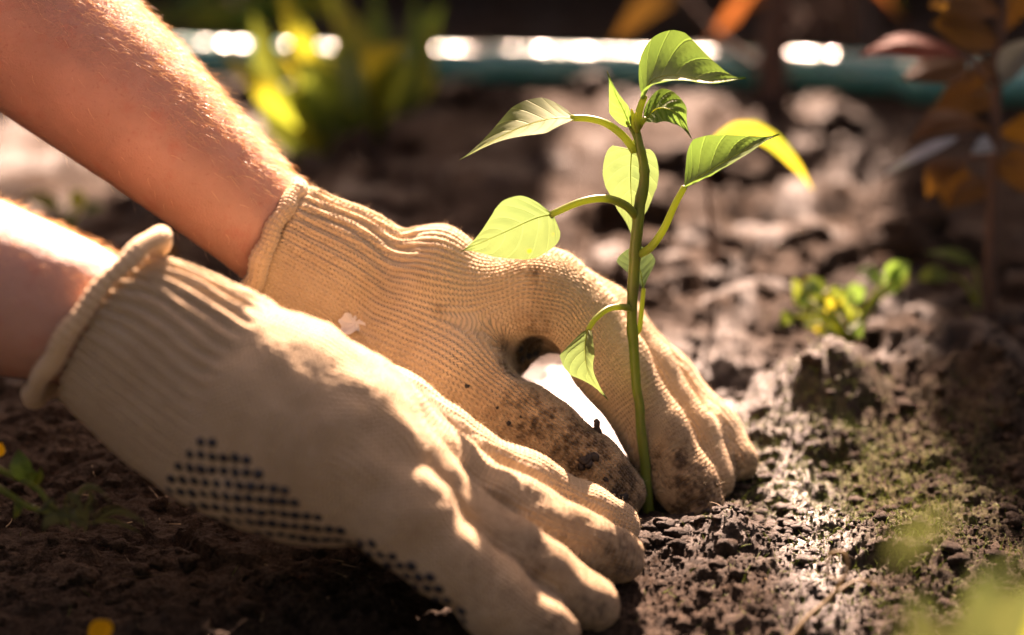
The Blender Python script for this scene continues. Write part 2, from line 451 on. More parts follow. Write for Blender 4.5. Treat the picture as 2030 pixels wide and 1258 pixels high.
# ------------------------------------------------------------------ ground
BUMPS = [  # x, y, height, sigma
]
def gb(px, py, amp, sig, z=0.0):
    p = G(px, py, z); BUMPS.append((p[0], p[1], amp, sig))
gb(1650, 800, 0.030, 0.030); gb(1600, 830, 0.016, 0.035); gb(1900, 760, 0.032, 0.05); gb(1980, 830, 0.018, 0.03)
gb(1450, 1090, 0.012, 0.016); gb(1420, 1120, 0.006, 0.03); gb(1330, 1060, 0.004, 0.02)
gb(1780, 560, 0.02, 0.05); gb(1480, 620, 0.014, 0.03); gb(1780, 1090, 0.010, 0.035); gb(1900, 1150, 0.012, 0.03)
gb(250, 980, 0.01, 0.03); gb(120, 900, 0.014, 0.04)
PUD = [(G(1160, 800, 0.0)[0], 0.155, 0.060, 0.070)]
def H(x, y):
    x = np.asarray(x, np.float32); y = np.asarray(y, np.float32)
    p = np.stack([x, y, np.zeros_like(x)], -1)
    far = np.clip((np.hypot(x, y)-0.8)/2.5, 0, 1)
    h = 0.010*vnoise(p*3.2, 3)*(1+2*far)+0.006*vnoise(p*9, 5)
    f1, f2, rid = cells(p*21+0.5*np.stack([fbm(p*38, 3, 8), fbm(p*38, 3, 9), 0*x], -1), 2)
    back = np.clip((y-0.12)/0.25, 0, 1)*np.clip((1.05-y)/0.25, 0.15, 1)
    h = h+((0.010+0.016*back)*rid*np.sqrt(np.clip(1-f1*f1*1.3, 0, 1)))*(1-0.5*np.exp(-(x*x+y*y)/0.02))
    g1, g2, gr = cells(p*62+0.55*np.stack([vnoise(p*110, 18)+.5*vnoise(p*230, 28), vnoise(p*110, 19)+.5*vnoise(p*230, 29), 0*x], -1), 4)
    fade = np.clip(1.6-np.hypot(x, y+0.1)/1.4, 0, 1)
    h = h+fade*(0.0036*gr*np.sqrt(np.clip(1-g1*g1*0.8, 0, 1))+0.0016*vnoise(p*160, 21)+0.0012*vnoise(p*330, 22)+0.0009*vnoise(p*640, 23))
    for bx, by, a, s in BUMPS:
        q = np.hypot(x-bx, y-by); h = h+a*np.exp(-(q/s)**2)*(1+0.35*vnoise(p*45, 31))
    for bx, by, sx_, sy_ in PUD:
        q = ((x-bx)/sx_)**2+((y-by)/sy_)**2
        h = h-(h+0.007-0.0022*vnoise(p*75, 35)-0.0016*vnoise(p*170, 36))*np.exp(-q**2*0.6)
    h = h-0.006*np.exp(-((x-0.02)**2+(y+0.0)**2)/0.0012)-0.006
    return h
def axis(lo, hi, step, end, grow):
    a = list(np.arange(lo, hi, step)); s = step; v = a[-1]
    while v < end: s *= grow; v += s; a.append(v)
    s = step; v = a[0]; pre = []
    while v > -end: s *= grow; v -= s; pre.append(v)
    return np.array(pre[::-1]+a)
def axis3(a, b, fine, lo, hi, mid, end, grow):
    v = list(np.arange(lo, a, mid))+list(np.arange(a, b, fine))+list(np.arange(b, hi, mid)); q = v[-1]; st = mid; pre = []
    while q < end: st *= grow; q += st; v.append(q)
    q = v[0]; st = mid
    while q > -end: st *= grow; q -= st; pre.append(q)
    return np.array(pre[::-1]+v)
gx = axis3(-0.02, 0.20, 0.0014, -0.40, 0.40, 0.0034, 90, 1.10); gy = axis3(-0.20, 0.10, 0.0016, -0.26, 0.50, 0.0036, 90, 1.085)
XX, YY = np.meshgrid(gx, gy, indexing='ij')
ZZ = H(XX, YY)
nx, ny = XX.shape; ii = np.arange(nx*ny).reshape(nx, ny)
gf = np.stack([ii[:-1, :-1], ii[1:, :-1], ii[1:, 1:], ii[:-1, 1:]], -1).reshape(-1, 4)
pp = np.stack([XX, YY, 0*XX], -1)
def wet_at(x, y):
    w = 0.45*np.exp(-(((x-0.05)/0.055)**2+((y+0.055)/0.05)**2)**1.5)
    w = np.maximum(w, 1.0*np.exp(-(((x-0.088-0.05*np.minimum(y+.05, 0))/0.024)**2+((y+0.03)/0.15)**2)**1.5))
    w = np.maximum(w, 0.9*np.exp(-(((x-0.04)/0.07)**2+((y-0.14)/0.12)**2)**1.5))
    for bx, by, sx_, sy_ in PUD: w = np.maximum(w, 1.1*np.exp(-(((x-bx)/sx_/1.25)**2+((y-by)/sy_/1.25)**2)**2))
    w = np.maximum(w, 0.4*np.exp(-(((x-0.02)/0.07)**2+((y+0.03)/0.06)**2)**2))
    pw = np.stack([x, y, 0*np.asarray(x)], -1); nz = vnoise(pw*26, 61)+0.6*vnoise(pw*70, 62)
    w = np.maximum(w, 0.5*np.clip(nz*1.6, 0, 1)*np.clip((np.asarray(y)-0.05)/0.1, 0, 1))
    return np.clip(w, 0, 1)
wetv = wet_at(XX, YY)
mossv = np.exp(-(((XX-0.13)/0.07)**2+((YY-0.03)/0.10)**2))*0.5
ground = mesh('ground', np.stack([XX, YY, ZZ], -1).reshape(-1, 3), gf, M_SOIL, attrs={'wet': wetv.ravel(), 'moss': mossv.ravel()})
tag(ground, kind='structure')

# soil crumbs: far too many to count, one object
def blob(seed, sub=2, amp=0.28):
    bm = bmesh.new(); bmesh.ops.create_icosphere(bm, subdivisions=sub, radius=1)
    v = np.array([q.co for q in bm.verts]); f = np.array([[q.index for q in a.verts] for a in bm.faces]); bm.free()
    v = v*(1+amp*vnoise(v*1.3+seed*5.1, seed)+amp*0.7*vnoise(v*3.1+seed, seed+1))[:, None]
    v *= np.array([1, 0.85+0.3*random.random(), 0.6+0.25*random.random()]); return v, f
BL = [blob(s, 2, 0.55) for s in range(10)]; BLH = [blob(s+20, 3, 0.5) for s in range(8)]; BL1 = [blob(s+40, 1, 0.6) for s in range(12)]
def scatter(name, n, xr, yr, size, bl, keep=None, power=2.2, mat=None, sink=0.3):
    ps = []
    for _ in range(n):
        x = random.uniform(*xr); y = random.uniform(*yr)
        if keep and not keep(x, y): continue
        s = size[0]+(size[1]-size[0])*random.random()**power
        ps.append((x, y, s))
    z = H([p[0] for p in ps], [p[1] for p in ps]); parts = []
    for (x, y, s), zz in zip(ps, z):
        v, f = random.choice(BL1 if (bl is BL and s < 0.0016) else bl); a = random.uniform(0, 6.28); ca, sa = math.cos(a), math.sin(a)
        q = v*s; q = np.stack([q[:, 0]*ca-q[:, 1]*sa, q[:, 0]*sa+q[:, 1]*ca, q[:, 2]], 1)
        parts.append((q+np.array([x, y, zz+s*sink]), f))
    V, F = join(parts)
    o = mesh(name, V, F, mat or M_SOIL, attrs={'wet': 0.55*wet_at(V[:, 0], V[:, 1]), 'moss': 0*V[:, 0]})
    return o
def no_pud(x, y):
    return all(((x-b)/(s*1.0))**2+((y-c)/(t*1.0))**2 > 1 for b, c, s, t in PUD)
o = scatter('soil_crumbs', 6500, (-0.42, 0.42), (-0.26, 0.45), (0.0006, 0.0055), BL, no_pud, 5.0, sink=0.1)
tag(o, 'small dark soil crumbs strewn over the garden bed', 'soil', kind='stuff')
o = scatter('soil_grains', 9000, (-0.04, 0.24), (-0.20, 0.14), (0.0004, 0.0015), BL, no_pud, 2.0, sink=0.3)
tag(o, 'fine loose grains of soil in front of the fingers', 'soil', kind='stuff')
def near_tips(x, y):
    a = random.gauss(0, 1); return (x-0.012)**2/0.0016+(y+0.008)**2/0.0007 < 1 or (x-0.05)**2/0.0012+(y+0.035)**2/0.0008 < 1 or (x+0.02)**2/0.0012+(y+0.06)**2/0.0006 < 1
o = scatter('dug_soil', 6500, (-0.06, 0.1), (-0.10, 0.03), (0.0005, 0.0040), BL, near_tips, 3.0, sink=0.5)
tag(o, 'freshly dug dark crumbs heaped round the stem and fingertips', 'soil', kind='stuff')
o = scatter('soil_lumps', 420, (-0.7, 0.8), (0.10, 1.9), (0.005, 0.026), BLH, lambda x, y: no_pud(x, y) and not (x > 0.06 and y < 0.42), 2.4, sink=0.1)
tag(o, 'larger rounded lumps of soil lying behind the hands', 'soil', kind='stuff')

# puddle
N = NT('puddle_water')
M_WATER = N.done(N.pbsdf(Base__Color=(0.045, 0.035, 0.03), Roughness=0.45, IOR=1.33, Specular__IOR__Level=0.35,
                         Normal=N.bump(N.noise(N.obj(), 35, 3, 0.5), 0.2, 0.01)))
pa = np.linspace(0, 2*np.pi, 96, endpoint=False); pv = [(0.0, 0.16, -0.0068)]
pv = np.array([[PUD[0][0], 0.16, -0.0068]]+[[PUD[0][0]+0.075*math.cos(t), 0.16+0.10*math.sin(t), -0.0068] for t in pa])
pf = [(0, i+1, (i+1) % 96+1) for i in range(96)]
tag(mesh('puddle', pv, pf, M_WATER), kind='structure')

# ------------------------------------------------------------------ the person: two arms in knitted gloves
person = empty('person', (-0.95, 0.0, 0.0))
tag(person, 'kneeling person with bare forearms and cream knitted gloves pressing soil around the seedling', 'person')

ARM_FAR = Chain([(760, 640, .058, 76), (640, 556, .058, 88), (535, 462, .060, 106), (290, 240, .068, 146), (0, 0, .088, 182), (-200, -170, .105, 172)], dense=18)
ARM_NEAR = Chain([(420, 780, -.128, 105), (300, 705, -.124, 118), (190, 640, -.120, 136), (60, 596, -.115, 158), (-160, 530, -.105, 180), (-600, 420, -.085, 170)], dense=16)
far_el, near_el = ARM_FAR.p[-1], ARM_NEAR.p[-1]
SH_F, SH_N = (-0.70, 0.18, 0.50), (-0.72, -0.20, 0.44)
def wc(pts, k=0.02, flat=1.0): return Chain(pts, k=k, world=True, flat=flat)
UP_F = wc([(*far_el, 0.044), (*((np.array(far_el)+np.array(SH_F))/2), 0.046), (*SH_F, 0.058)])
UP_N = wc([(*near_el, 0.040), (*((np.array(near_el)+np.array(SH_N))/2), 0.046), (*SH_N, 0.058)])
TORSO = wc([(-0.74, 0.10, 0.485, 0.075), (-0.74, -0.12, 0.455, 0.075)])
TRUNK = wc([(-0.78, -0.01, 0.44, 0.125), (-0.93, -0.01, 0.36, 0.125), (-1.08, -0.01, 0.25, 0.14)], 0.03, 0.72)
LEGS = [wc([(-1.08, s*0.10-0.01, 0.22, 0.095), (-0.80, s*0.17-0.01, 0.075, 0.062), (-1.18, s*0.14, 0.045, 0.048), (-1.26, s*0.14, 0.035, 0.036)], 0.015) for s in (-1, 1)]
NECK = wc([(-0.69, 0, 0.52, 0.055), (-0.635, 0, 0.575, 0.052)])
HEAD = wc([(-0.60, 0, 0.66, 0.088), (-0.555, 0, 0.625, 0.078), (-0.535, 0, 0.575, 0.055)], 0.02, 1.18)
NOSE = wc([(-0.482, 0, 0.625, 0.009), (-0.462, 0, 0.594, 0.013)], 0.01)
EARS = [wc([(-0.59, s*0.082, 0.645, 0.016), (-0.583, s*0.084, 0.615, 0.011)], 0.006) for s in (-1, 1)]
BODY = [ARM_FAR, ARM_NEAR, UP_F, UP_N, TORSO, TRUNK, *LEGS, NECK, HEAD, NOSE, *EARS]
def build(chains, h, k, lv=1, sub=(), pad=0.012, rl=1):
    lo = np.min([c.box(pad)[0] for c in chains], 0); hi = np.max([c.box(pad)[1] for c in chains], 0)
    it = [(c.dist, c.box(0.03), 'u', kk if (kk := getattr(c, 'join', None)) else k) for c in chains]+list(sub)
    F = grid_eval(it, lo.astype(np.float32), hi.astype(np.float32), h)
    v, f = surface_nets(F, lo, h)
    if rl: v = relax(v, f, rl)
    return subdiv(v, f, lv) if lv else (v, f, None)
bv, bf, bn = build(BODY, 0.0080, 0.022, 1, rl=1)
tend = 0.0009*vnoise(bv*np.array([18, 18, 30]), 41)
bv2 = bv+bn*tend[:, None]
body = mesh('body', bv2, bf, M_SKIN, person)
N = NT('grey_shirt'); M_SHIRT = N.done(N.pbsdf(Base__Color=N.mix(N.noise(N.obj(), 40), (0.10, 0.11, 0.13), (0.16, 0.17, 0.19)), Roughness=0.9, Normal=N.bump(N.noise(N.obj(), 700), 0.4, 0.001)))
N = NT('work_trousers'); M_TROU = N.done(N.pbsdf(Base__Color=N.mix(N.noise(N.obj(), 30), (0.05, 0.045, 0.04), (0.09, 0.08, 0.065)), Roughness=0.9, Normal=N.bump(N.noise(N.obj(), 500), 0.4, 0.001)))
N = NT('brown_hair'); M_BROWN = N.done(N.pbsdf(Base__Color=(0.05, 0.025, 0.012), Roughness=0.5, Normal=N.bump(N.noise(N.obj(), 300, 3, 0.6, 2.0), 0.7, 0.003)))
def fat(c, g, sl=None):
    q = Chain([(*p, r+g) for p, r in zip(c.p, c.r)][sl if sl else slice(None)], k=c.k, world=True, flat=c.flat); return q
SL_F = wc([(*(np.array(SH_F)*0.55+np.array(far_el)*0.45), 0.060), (*SH_F, 0.070)]); SL_N = wc([(*(np.array(SH_N)*0.55+np.array(near_el)*0.45), 0.060), (*SH_N, 0.070)])
sv, sf, sn = build([SL_F, SL_N, fat(TORSO, 0.010), fat(TRUNK, 0.012)], 0.012, 0.03, 1)
mesh('shirt', sv+sn*(0.004*vnoise(sv*14, 51))[:, None], sf, M_SHIRT, person)
sv, sf, sn = build([fat(l, 0.012, slice(0, 3)) for l in LEGS]+[wc([(-1.04, -0.01, 0.26, 0.155), (-1.10, -0.01, 0.22, 0.155)], 0.03, 0.75)], 0.012, 0.03, 1)
mesh('trousers', sv+sn*(0.004*vnoise(sv*14, 52))[:, None], sf, M_TROU, person)
sv, sf, sn = build([wc([(-0.615, 0, 0.685, 0.092), (-0.645, 0, 0.64, 0.078), (-0.655, 0, 0.60, 0.06)], 0.02, 1.16)], 0.007, 0.02, 1)
mesh('hair', sv+sn*(0.004*vnoise(sv*40, 53))[:, None], sf, M_BROWN, person)

# arm hair on the sunlit side of both forearms
def hair_on(chain, n, lmin, lmax, seed, k=2.0):
    d = chain.dist(bv2.astype(np.float32))
    u, _, _ = chain.uv(bv2.astype(np.float32))
    L = np.linalg.norm(np.diff(chain.p, axis=0), axis=1).sum()
    up = np.clip(bn[:, 2]*0.8+bn[:, 1]*0.35+0.12, 0, 1)**k+0.004
    w = (np.abs(d) < 0.004)*up*(u > 0.03)*(u < L-0.01)
    rg = np.random.default_rng(seed)
    idx = rg.choice(len(bv2), n, p=w/w.sum())
    j = rg.normal(size=(n, 3))*0.0026
    nn = bn[idx]; root = bv2[idx]+(j-nn*(j*nn).sum(1, keepdims=True))-nn*0.0006
    T = nrm(chain.p[0]-chain.p[-1])
    down = np.array([0.25, -0.35, -0.9])
    d0 = nn*0.75+T*0.7+rg.normal(size=(n, 3))*0.28
    d1 = nn*0.10+T*1.0+down*0.25+rg.normal(size=(n, 3))*0.35
    ln = rg.uniform(lmin, lmax, n)*rg.uniform(0.6, 1, n)
    return fibers(root, d0, d1, ln, rg.uniform(0.00006, 0.00011, n), 3)
va, fa = join([hair_on(ARM_FAR, 14000, 0.006, 0.014, 3), hair_on(ARM_NEAR, 2600, 0.005, 0.010, 4)])
tag(mesh('arm_hair', va, fa, M_HAIR, body), kind='stuff')

# ---- gloves
ROW, STI = 0.0023, 0.0024
def knit_h(u, v):
    rp = v*(2*np.pi/ROW); sp = u*(2*np.pi/STI)
    val = (0.5-0.5*np.cos(rp))**1.5              # 1 in the valley between two columns
    return -val*(0.62+0.55*np.cos(sp+np.pi*np.floor(v/ROW+0.5)))
def glove(name, label, chains, uvc, cuff, h, lv, sub, rib_amp, knit_amp, dirt_pts, fold, n_fuzz, seed, parent):
    v, f, n = build(chains, h, 0.010, lv, sub, rl=2)
    x = v.astype(np.float32)
    # big soft folds and lumps of loose fabric
    P = x*np.array([1, 1, 1])
    soft = fold*(0.6*vnoise(P*38, seed)+0.4*vnoise(P*85, seed+1))
    U, V, WT = 0, 0, 0; Wc = 0
    ds = []
    res = [c.uv(x) for c in uvc]
    front = (n@CF.astype(np.float32)) < -0.15
    for k_ in range(1, len(uvc)):         # stitch each finger's knit onto the hand's
        u0, v0, d0 = res[0]; u_, v_, d_ = res[k_]
        m = front & (np.abs(d_-d0) < 0.003)
        if m.sum() > 30: res[k_] = (u_+np.median((u0-u_)[m]), v_+np.median((v0-v_)[m]), d_)
    for u_, v_, d_ in res:
        w = np.exp(-np.clip(d_, -0.012, 0.06)/0.0045)
        U = U+u_*w; V = V+v_*w; WT = WT+w
    U, V = U/WT, V/WT; uc, vc, _ = uvc[0].uv(x); Wc = np.ones(len(x))
    clen = float(np.linalg.norm(np.diff(cuff.p, axis=0), axis=1).sum())
    cm = np.clip(Wc*1.4-0.2, 0, 1)*np.clip((clen*1.02-uc)/0.012, 0, 1)
    # rib: soft pleats of the cuff, deepest along its upper side, wavering a little
    wav = 0.0016*np.sin(uc*75+vc*20)+0.0010*vnoise(x*60, seed+5)
    up = np.clip(0.42+0.75*n[:, 2]+0.2*n[:, 1], 0.10, 1)
    rib = rib_amp*np.cos((vc+wav)*2*np.pi/0.0062)*up*cm*np.clip(uc/0.006, 0, 1)
    kn = knit_amp*knit_h(U+0.0004*vnoise(x*400, seed+7), V+0.00035*vnoise(x*120, seed+8))
    disp = soft*(1-0.6*cm)+rib+kn+0.00018*vnoise(x*900, seed+9)
    q = x+n*disp[:, None]
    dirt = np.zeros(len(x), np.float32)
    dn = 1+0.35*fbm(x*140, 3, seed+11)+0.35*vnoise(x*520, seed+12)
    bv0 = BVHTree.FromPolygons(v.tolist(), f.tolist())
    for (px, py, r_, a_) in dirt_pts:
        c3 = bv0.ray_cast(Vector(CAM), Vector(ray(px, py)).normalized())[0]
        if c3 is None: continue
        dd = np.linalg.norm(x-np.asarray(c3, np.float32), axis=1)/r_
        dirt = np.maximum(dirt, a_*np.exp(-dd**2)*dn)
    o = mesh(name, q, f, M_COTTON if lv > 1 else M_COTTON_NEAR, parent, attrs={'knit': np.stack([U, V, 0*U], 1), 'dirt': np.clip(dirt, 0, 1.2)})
    if label: o['label'] = label
    # fluff
    rg = np.random.default_rng(seed)
    if n_fuzz:
        w = np.clip(0.25+n[:, 2]*0.5+n[:, 1]*0.5, 0.12, 1); idx = rg.choice(len(q), n_fuzz, p=w/w.sum())
        root = q[idx]-n[idx]*0.0003
        d0 = n[idx]+rg.normal(size=(n_fuzz, 3))*0.7; d1 = n[idx]*0.3+rg.normal(size=(n_fuzz, 3))
        fv, ff = fibers(root, d0, d1, rg.uniform(0.0008, 0.0026, n_fuzz)+0.0035*rg.random(n_fuzz)**8, rg.uniform(0.00003, 0.00006, n_fuzz), 2)
        tag(mesh('fluff', fv, ff, M_FLUFF, o), kind='stuff')
    return o, q, f, n
def hem(cuff_c, top, bot, Y0, depth, r, parent, seed, tilt=0.0, lift=None):
    """rolled hem: a closed ring through the top and bottom of the cuff opening, with fine cross ribs"""
    A, B = np.array(W(*top, Y0+tilt)), np.array(W(*bot, Y0-tilt)); c = (A+B)/2; e1 = (A-B)/2
    ax = nrm(cuff_c); e2 = nrm(np.cross(ax, e1))*depth
    n = 260; t = np.linspace(0, 2*np.pi, n, endpoint=False)
    P = c+np.cos(t)[:, None]*e1+np.sin(t)[:, None]*e2
    if lift is not None: P = P+lift(t)
    P = P+nrm(e1)*(0.0006*np.sin(t*9+seed))[:, None]+ax*(0.0012*np.sin(t*3+seed)+0.0006*np.sin(t*11))[:, None]
    rr = r*(1+0.07*np.sin(t*75)+0.10*np.sin(t*4+1)+0.05*np.sin(t*13))
    v, f = tube(P, rr, 18, closed=True)
    kn = np.stack([np.repeat(t*0.03, 18), np.tile(np.linspace(0, 0.03, 18), n), 0*np.repeat(t, 18)], 1)
    return mesh('cuff_hem', v, f, M_COTTON_HEM, parent, attrs={'knit': kn, 'dirt': np.clip(0.15+0.25*vnoise(v*60, seed), 0, 1)})

# far glove (the person's left hand, thumb towards the viewer)
Fcuff = Chain([(548, 476, .060, 128), (680, 548, .058, 132), (800, 622, .056, 140)], 0.010, flat=1.12, rref=0.036)
Fpalm = Chain([(800, 622, .056, 140), (900, 640, .052, 146), (985, 628, .050, 124)], 0.012, flat=1.15, rref=0.036)
Fhump = Chain([(868, 518, .050, 74), (850, 560, .040, 66), (842, 620, .030, 58)], 0.010, rref=0.036); Fhump.join = 0.012
Fknuck = Chain([(985, 625, .050, 122), (1075, 600, .048, 104)], 0.010, rref=0.034)
Findex = Chain([(1075, 598, .047, 102), (1140, 640, .043, 88), (1212, 726, .034, 74), (1300, 860, .020, 62), (1362, 960, .008, 58), (1388, 1005, .002, 50)], 0.008, rref=0.017)
Fmid = Chain([(1085, 575, .072, 84), (1190, 640, .066, 74), (1282, 738, .058, 56), (1368, 858, .042, 50), (1414, 950, .026, 46)], 0.008, rref=0.016, uoff=.154); Fmid.join = 0.0035
Fring = Chain([(1085, 575, .095, 80), (1210, 650, .090, 66), (1322, 750, .082, 50), (1416, 852, .060, 47), (1464, 915, .043, 42)], 0.008, rref=0.016, uoff=.154); Fring.join = 0.0035
Fpink = Chain([(1050, 590, .115, 74), (1190, 670, .112, 55), (1290, 780, .10, 46), (1360, 850, .085, 38)], 0.008, rref=0.014); Fpink.join = 0.0035
Fthumb = Chain([(800, 690, .036, 116), (900, 742, .018, 108), (985, 800, .006, 84), (1080, 862, -.002, 68), (1165, 925, -.005, 64), (1225, 978, -.004, 55)], 0.010, rref=0.022, off=0.026, uoff=0.078)
far_chains = [Fcuff, Fpalm, Fhump, Fknuck, Findex, Fmid, Fring, Fpink, Fthumb]
FM = Chain([(548, 476, .060, 128), (680, 548, .058, 132), (800, 622, .056, 140), (900, 632, .052, 142), (985, 615, .050, 122), (1075, 598, .047, 102), (1140, 640, .043, 88), (1212, 726, .034, 74), (1300, 860, .020, 62), (1388, 1005, .002, 50)], rref=0.032)
far_uv = [FM, Fmid, Fring, Fpink, Fthumb]
pit = Chain([(1048, 702, .006, 50), (1072, 712, .034, 42), (1120, 790, .06, 30)], 0.01)
def cut(c, i0, i1):                       # trims the cuff square at its opening
    o0 = c.p[i0]; a0 = nrm(c.p[i1]-c.p[i0]).astype(np.float32); r0 = c.r[i0]+0.03
    return (lambda x: (x-o0)@a0, (o0-r0, o0+r0), 's', 0.0015)
subF = [cut(Fcuff, 0, 1), (pit.dist, pit.box(0.02), 's', 0.007)]
dirtF = [(1045, 700, 0.019, 1.3), (1010, 735, 0.011, 1.15), (1000, 690, 0.011, 0.8), (1060, 650, 0.013, 0.8), (1085, 720, 0.012, 1.2), (1235, 965, 0.022, 1.25), (1165, 915, 0.012, 1.0), (1160, 900, 0.036, 1.0), (1070, 830, 0.032, 0.9), (1000, 800, 0.026, 0.65),
         (1390, 1015, 0.022, 1.3), (1350, 950, 0.036, 0.9), (1425, 950, 0.022, 0.85), (1465, 930, 0.02, 0.8), (1300, 930, 0.024, 0.6),
         (1065, 545, 0.008, 0.75), (1030, 530, 0.005, 0.6), (870, 614, 0.004, 0.5),
         (1085, 600, 0.014, 0.5), (700, 700, 0.025, 0.22), (1280, 840, 0.03, 0.4), (760, 560, 0.01, 0.2)]
glove_far, gv, gfq, gn = glove('glove', 'cream glove on the hand behind the seedling, thumb and index finger arched over wet soil', far_chains, far_uv, Fcuff, 0.0024, 2, subF,
                               0.00110, 0.00090, dirtF, 0.0010, 15000, 61, person)
hem(Fcuff.p[1]-Fcuff.p[0], (585, 372), (490, 590), .060, 0.033, 0.0052, glove_far, 1)

# near glove (the person's right hand, little finger towards the viewer)
Ncuff = Chain([(196, 640, -.120, 172), (320, 715, -.128, 186), (440, 790, -.136, 196)], 0.012, flat=1.25, rref=0.040)
Npalm = Chain([(440, 790, -.136, 196), (560, 850, -.142, 190), (660, 890, -.140, 168)], 0.014, flat=1.25, rref=0.040)
Nk1 = Chain([(560, 868, -.148, 165), (640, 905, -.153, 146), (715, 945, -.160, 118)], 0.01, rref=0.036)
Nk2 = Chain([(600, 790, -.125, 128), (690, 800, -.115, 100), (735, 828, -.112, 92)], 0.01, rref=0.036)
Npink = Chain([(690, 930, -.162, 118), (790, 1020, -.172, 96), (880, 1112, -.178, 76), (985, 1190, -.180, 72), (1075, 1245, -.180, 62), (1098, 1262, -.180, 50)], 0.008, rref=0.018); Npink.join = 0.003
Nring = Chain([(735, 870, -.135, 106), (830, 965, -.144, 82), (930, 1050, -.150, 72), (985, 1090, -.151, 74), (1085, 1148, -.152, 66), (1172, 1198, -.150, 60)], 0.008, rref=0.018); Nring.join = 0.0025
Nmid = Chain([(755, 835, -.108, 96), (870, 925, -.114, 76), (985, 1000, -.118, 66), (1040, 1030, -.118, 67), (1140, 1070, -.116, 62), (1228, 1102, -.110, 54)], 0.008, rref=0.018); Nmid.join = 0.0025
Nidx = Chain([(765, 815, -.082, 88), (900, 890, -.086, 66), (1030, 955, -.086, 56), (1150, 1010, -.080, 52), (1225, 1045, -.072, 44)], 0.008, rref=0.016); Nidx.join = 0.004
Nthm = Chain([(560, 800, -.09, 100), (680, 880, -.075, 76), (800, 940, -.066, 58), (900, 985, -.06, 50)], 0.008, rref=0.018); Nthm.join = 0.006
rid1 = Chain([(520, 640, -.118, 26), (600, 730, -.140, 26), (650, 840, -.172, 22)], 0.01); rid1.join = 0.012
Npalm.join = 0.02; Nk1.join = 0.03; Nk2.join = 0.02
near_chains = [Ncuff, Npalm, Nk1, Nk2, Npink, Nring, Nmid, Nidx, Nthm, rid1]
NM = Chain([(196, 640, -.120, 172), (320, 715, -.128, 186), (440, 790, -.136, 196), (560, 850, -.142, 190), (690, 890, -.140, 150), (830, 965, -.144, 82), (985, 1090, -.151, 74), (1172, 1198, -.150, 60)], rref=0.036)
near_uv = [NM, Npink, Nmid, Nidx, Nthm]
inner = Chain([(60, 560, -.110, 178), (196, 640, -.120, 160), (300, 703, -.126, 150)], 0.01, flat=1.25)
subN = [cut(Ncuff, 0, 1), (inner.dist, inner.box(0.02), 's', 0.002)]
brownN = [(1120, 1150, 0.09, 0.6), (900, 1030, 0.07, 0.4), (1050, 1050, 0.05, 0.5), (1000, 1150, 0.05, 0.45), (1130, 1130, 0.045, 0.6), (880, 1000, 0.04, 0.3), (760, 1050, 0.05, 0.3), (1230, 1110, 0.03, 0.9), (1180, 1210, 0.03, 0.75), (1100, 1260, 0.03, 0.7), (1000, 1060, 0.04, 0.4), (560, 960, 0.05, 0.25), (300, 830, 0.06, 0.22), (1150, 1010, 0.03, 0.6), (725, 845, 0.006, 0.6)]  # wide brown wash over the fingers, stronger soil dirt at the tips
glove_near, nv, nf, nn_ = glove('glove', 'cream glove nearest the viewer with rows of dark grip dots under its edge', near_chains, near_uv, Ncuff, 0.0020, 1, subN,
                                0.0016, 0.00025, brownN, 0.0030, 7000, 71, person)
def nlift(t):
    up = np.clip(np.cos(t-0.25), 0, 1)**3
    return up[:, None]*np.array([0.006, 0.0, 0.006])
hem(Ncuff.p[1]-Ncuff.p[0], (292, 490), (78, 786), -.120, 0.036, 0.0047, glove_near, 2, lift=nlift)

# grip dots printed on the palm, thrown on along the lines of the print
def dome():
    bm = bmesh.new(); bmesh.ops.create_icosphere(bm, subdivisions=2, radius=1)
    v = np.array([q.co for q in bm.verts]); f = [[q.index for q in a.verts] for a in bm.faces]; bm.free()
    return v*np.array([1, 1, 0.42]), f
DV, DF = dome()
dot_me = bpy.data.meshes.new('grip_dot'); dot_me.from_pydata(DV.tolist(), [], DF); dot_me.materials.append(M_DOT)
dot_me.polygons.foreach_set('use_smooth', np.ones(len(dot_me.polygons), bool))
def stick(bvh, px, py):
    d = Vector(ray(px, py)); loc, nor, i, _ = bvh.ray_cast(Vector(CAM), d.normalized()); return loc, nor
def put(me, name, loc, nor, s, parent, mat_rot=0.0):
    o = bpy.data.objects.new(name, me); COL.objects.link(o)
    o.parent = parent
    off = Vector((0, 0, 0)); p = parent
    while p is not None: off += p.location; p = p.parent
    o.location = loc-off; o.rotation_mode = 'QUATERNION'
    o.rotation_quaternion = nor.to_track_quat('Z', 'Y') @ Matrix.Rotation(mat_rot, 3, 'Z').to_quaternion(); o.scale = (s, s, s)
    return o
bvhN = BVHTree.FromPolygons(nv.tolist(), nf.tolist()); bvhF = BVHTree.FromPolygons(gv.tolist(), gfq.tolist())
first = [398, 376, 354, 340, 336, 338, 360, 400, 440, 500, 560, 600, 640, 690, 740]
last = [432, 505, 530, 575, 605, 650, 690, 740, 790, 830, 860, 880, 900, 920, 930]
for r_ in range(15):
    y0 = 876+24.0*r_; xx = first[r_]
    while xx <= last[r_]:
        py = y0+(xx-first[r_])*0.10+random.uniform(-1.2, 1.2)
        loc, nor = stick(bvhN, xx, py)
        if loc is not None and loc.y < -0.10:
            put(dot_me, 'grip_dot', loc, nor, 0.0026*random.uniform(0.9, 1.08), glove_near)
        xx += 22.5
for px, py in ((1035, 712), (1050, 706), (1063, 701), (1030, 692), (1077, 708)):
    loc, nor = stick(bvhF, px, py)
    if loc is not None: put(dot_me, 'grip_dot', loc, nor, 0.0021, glove_far)

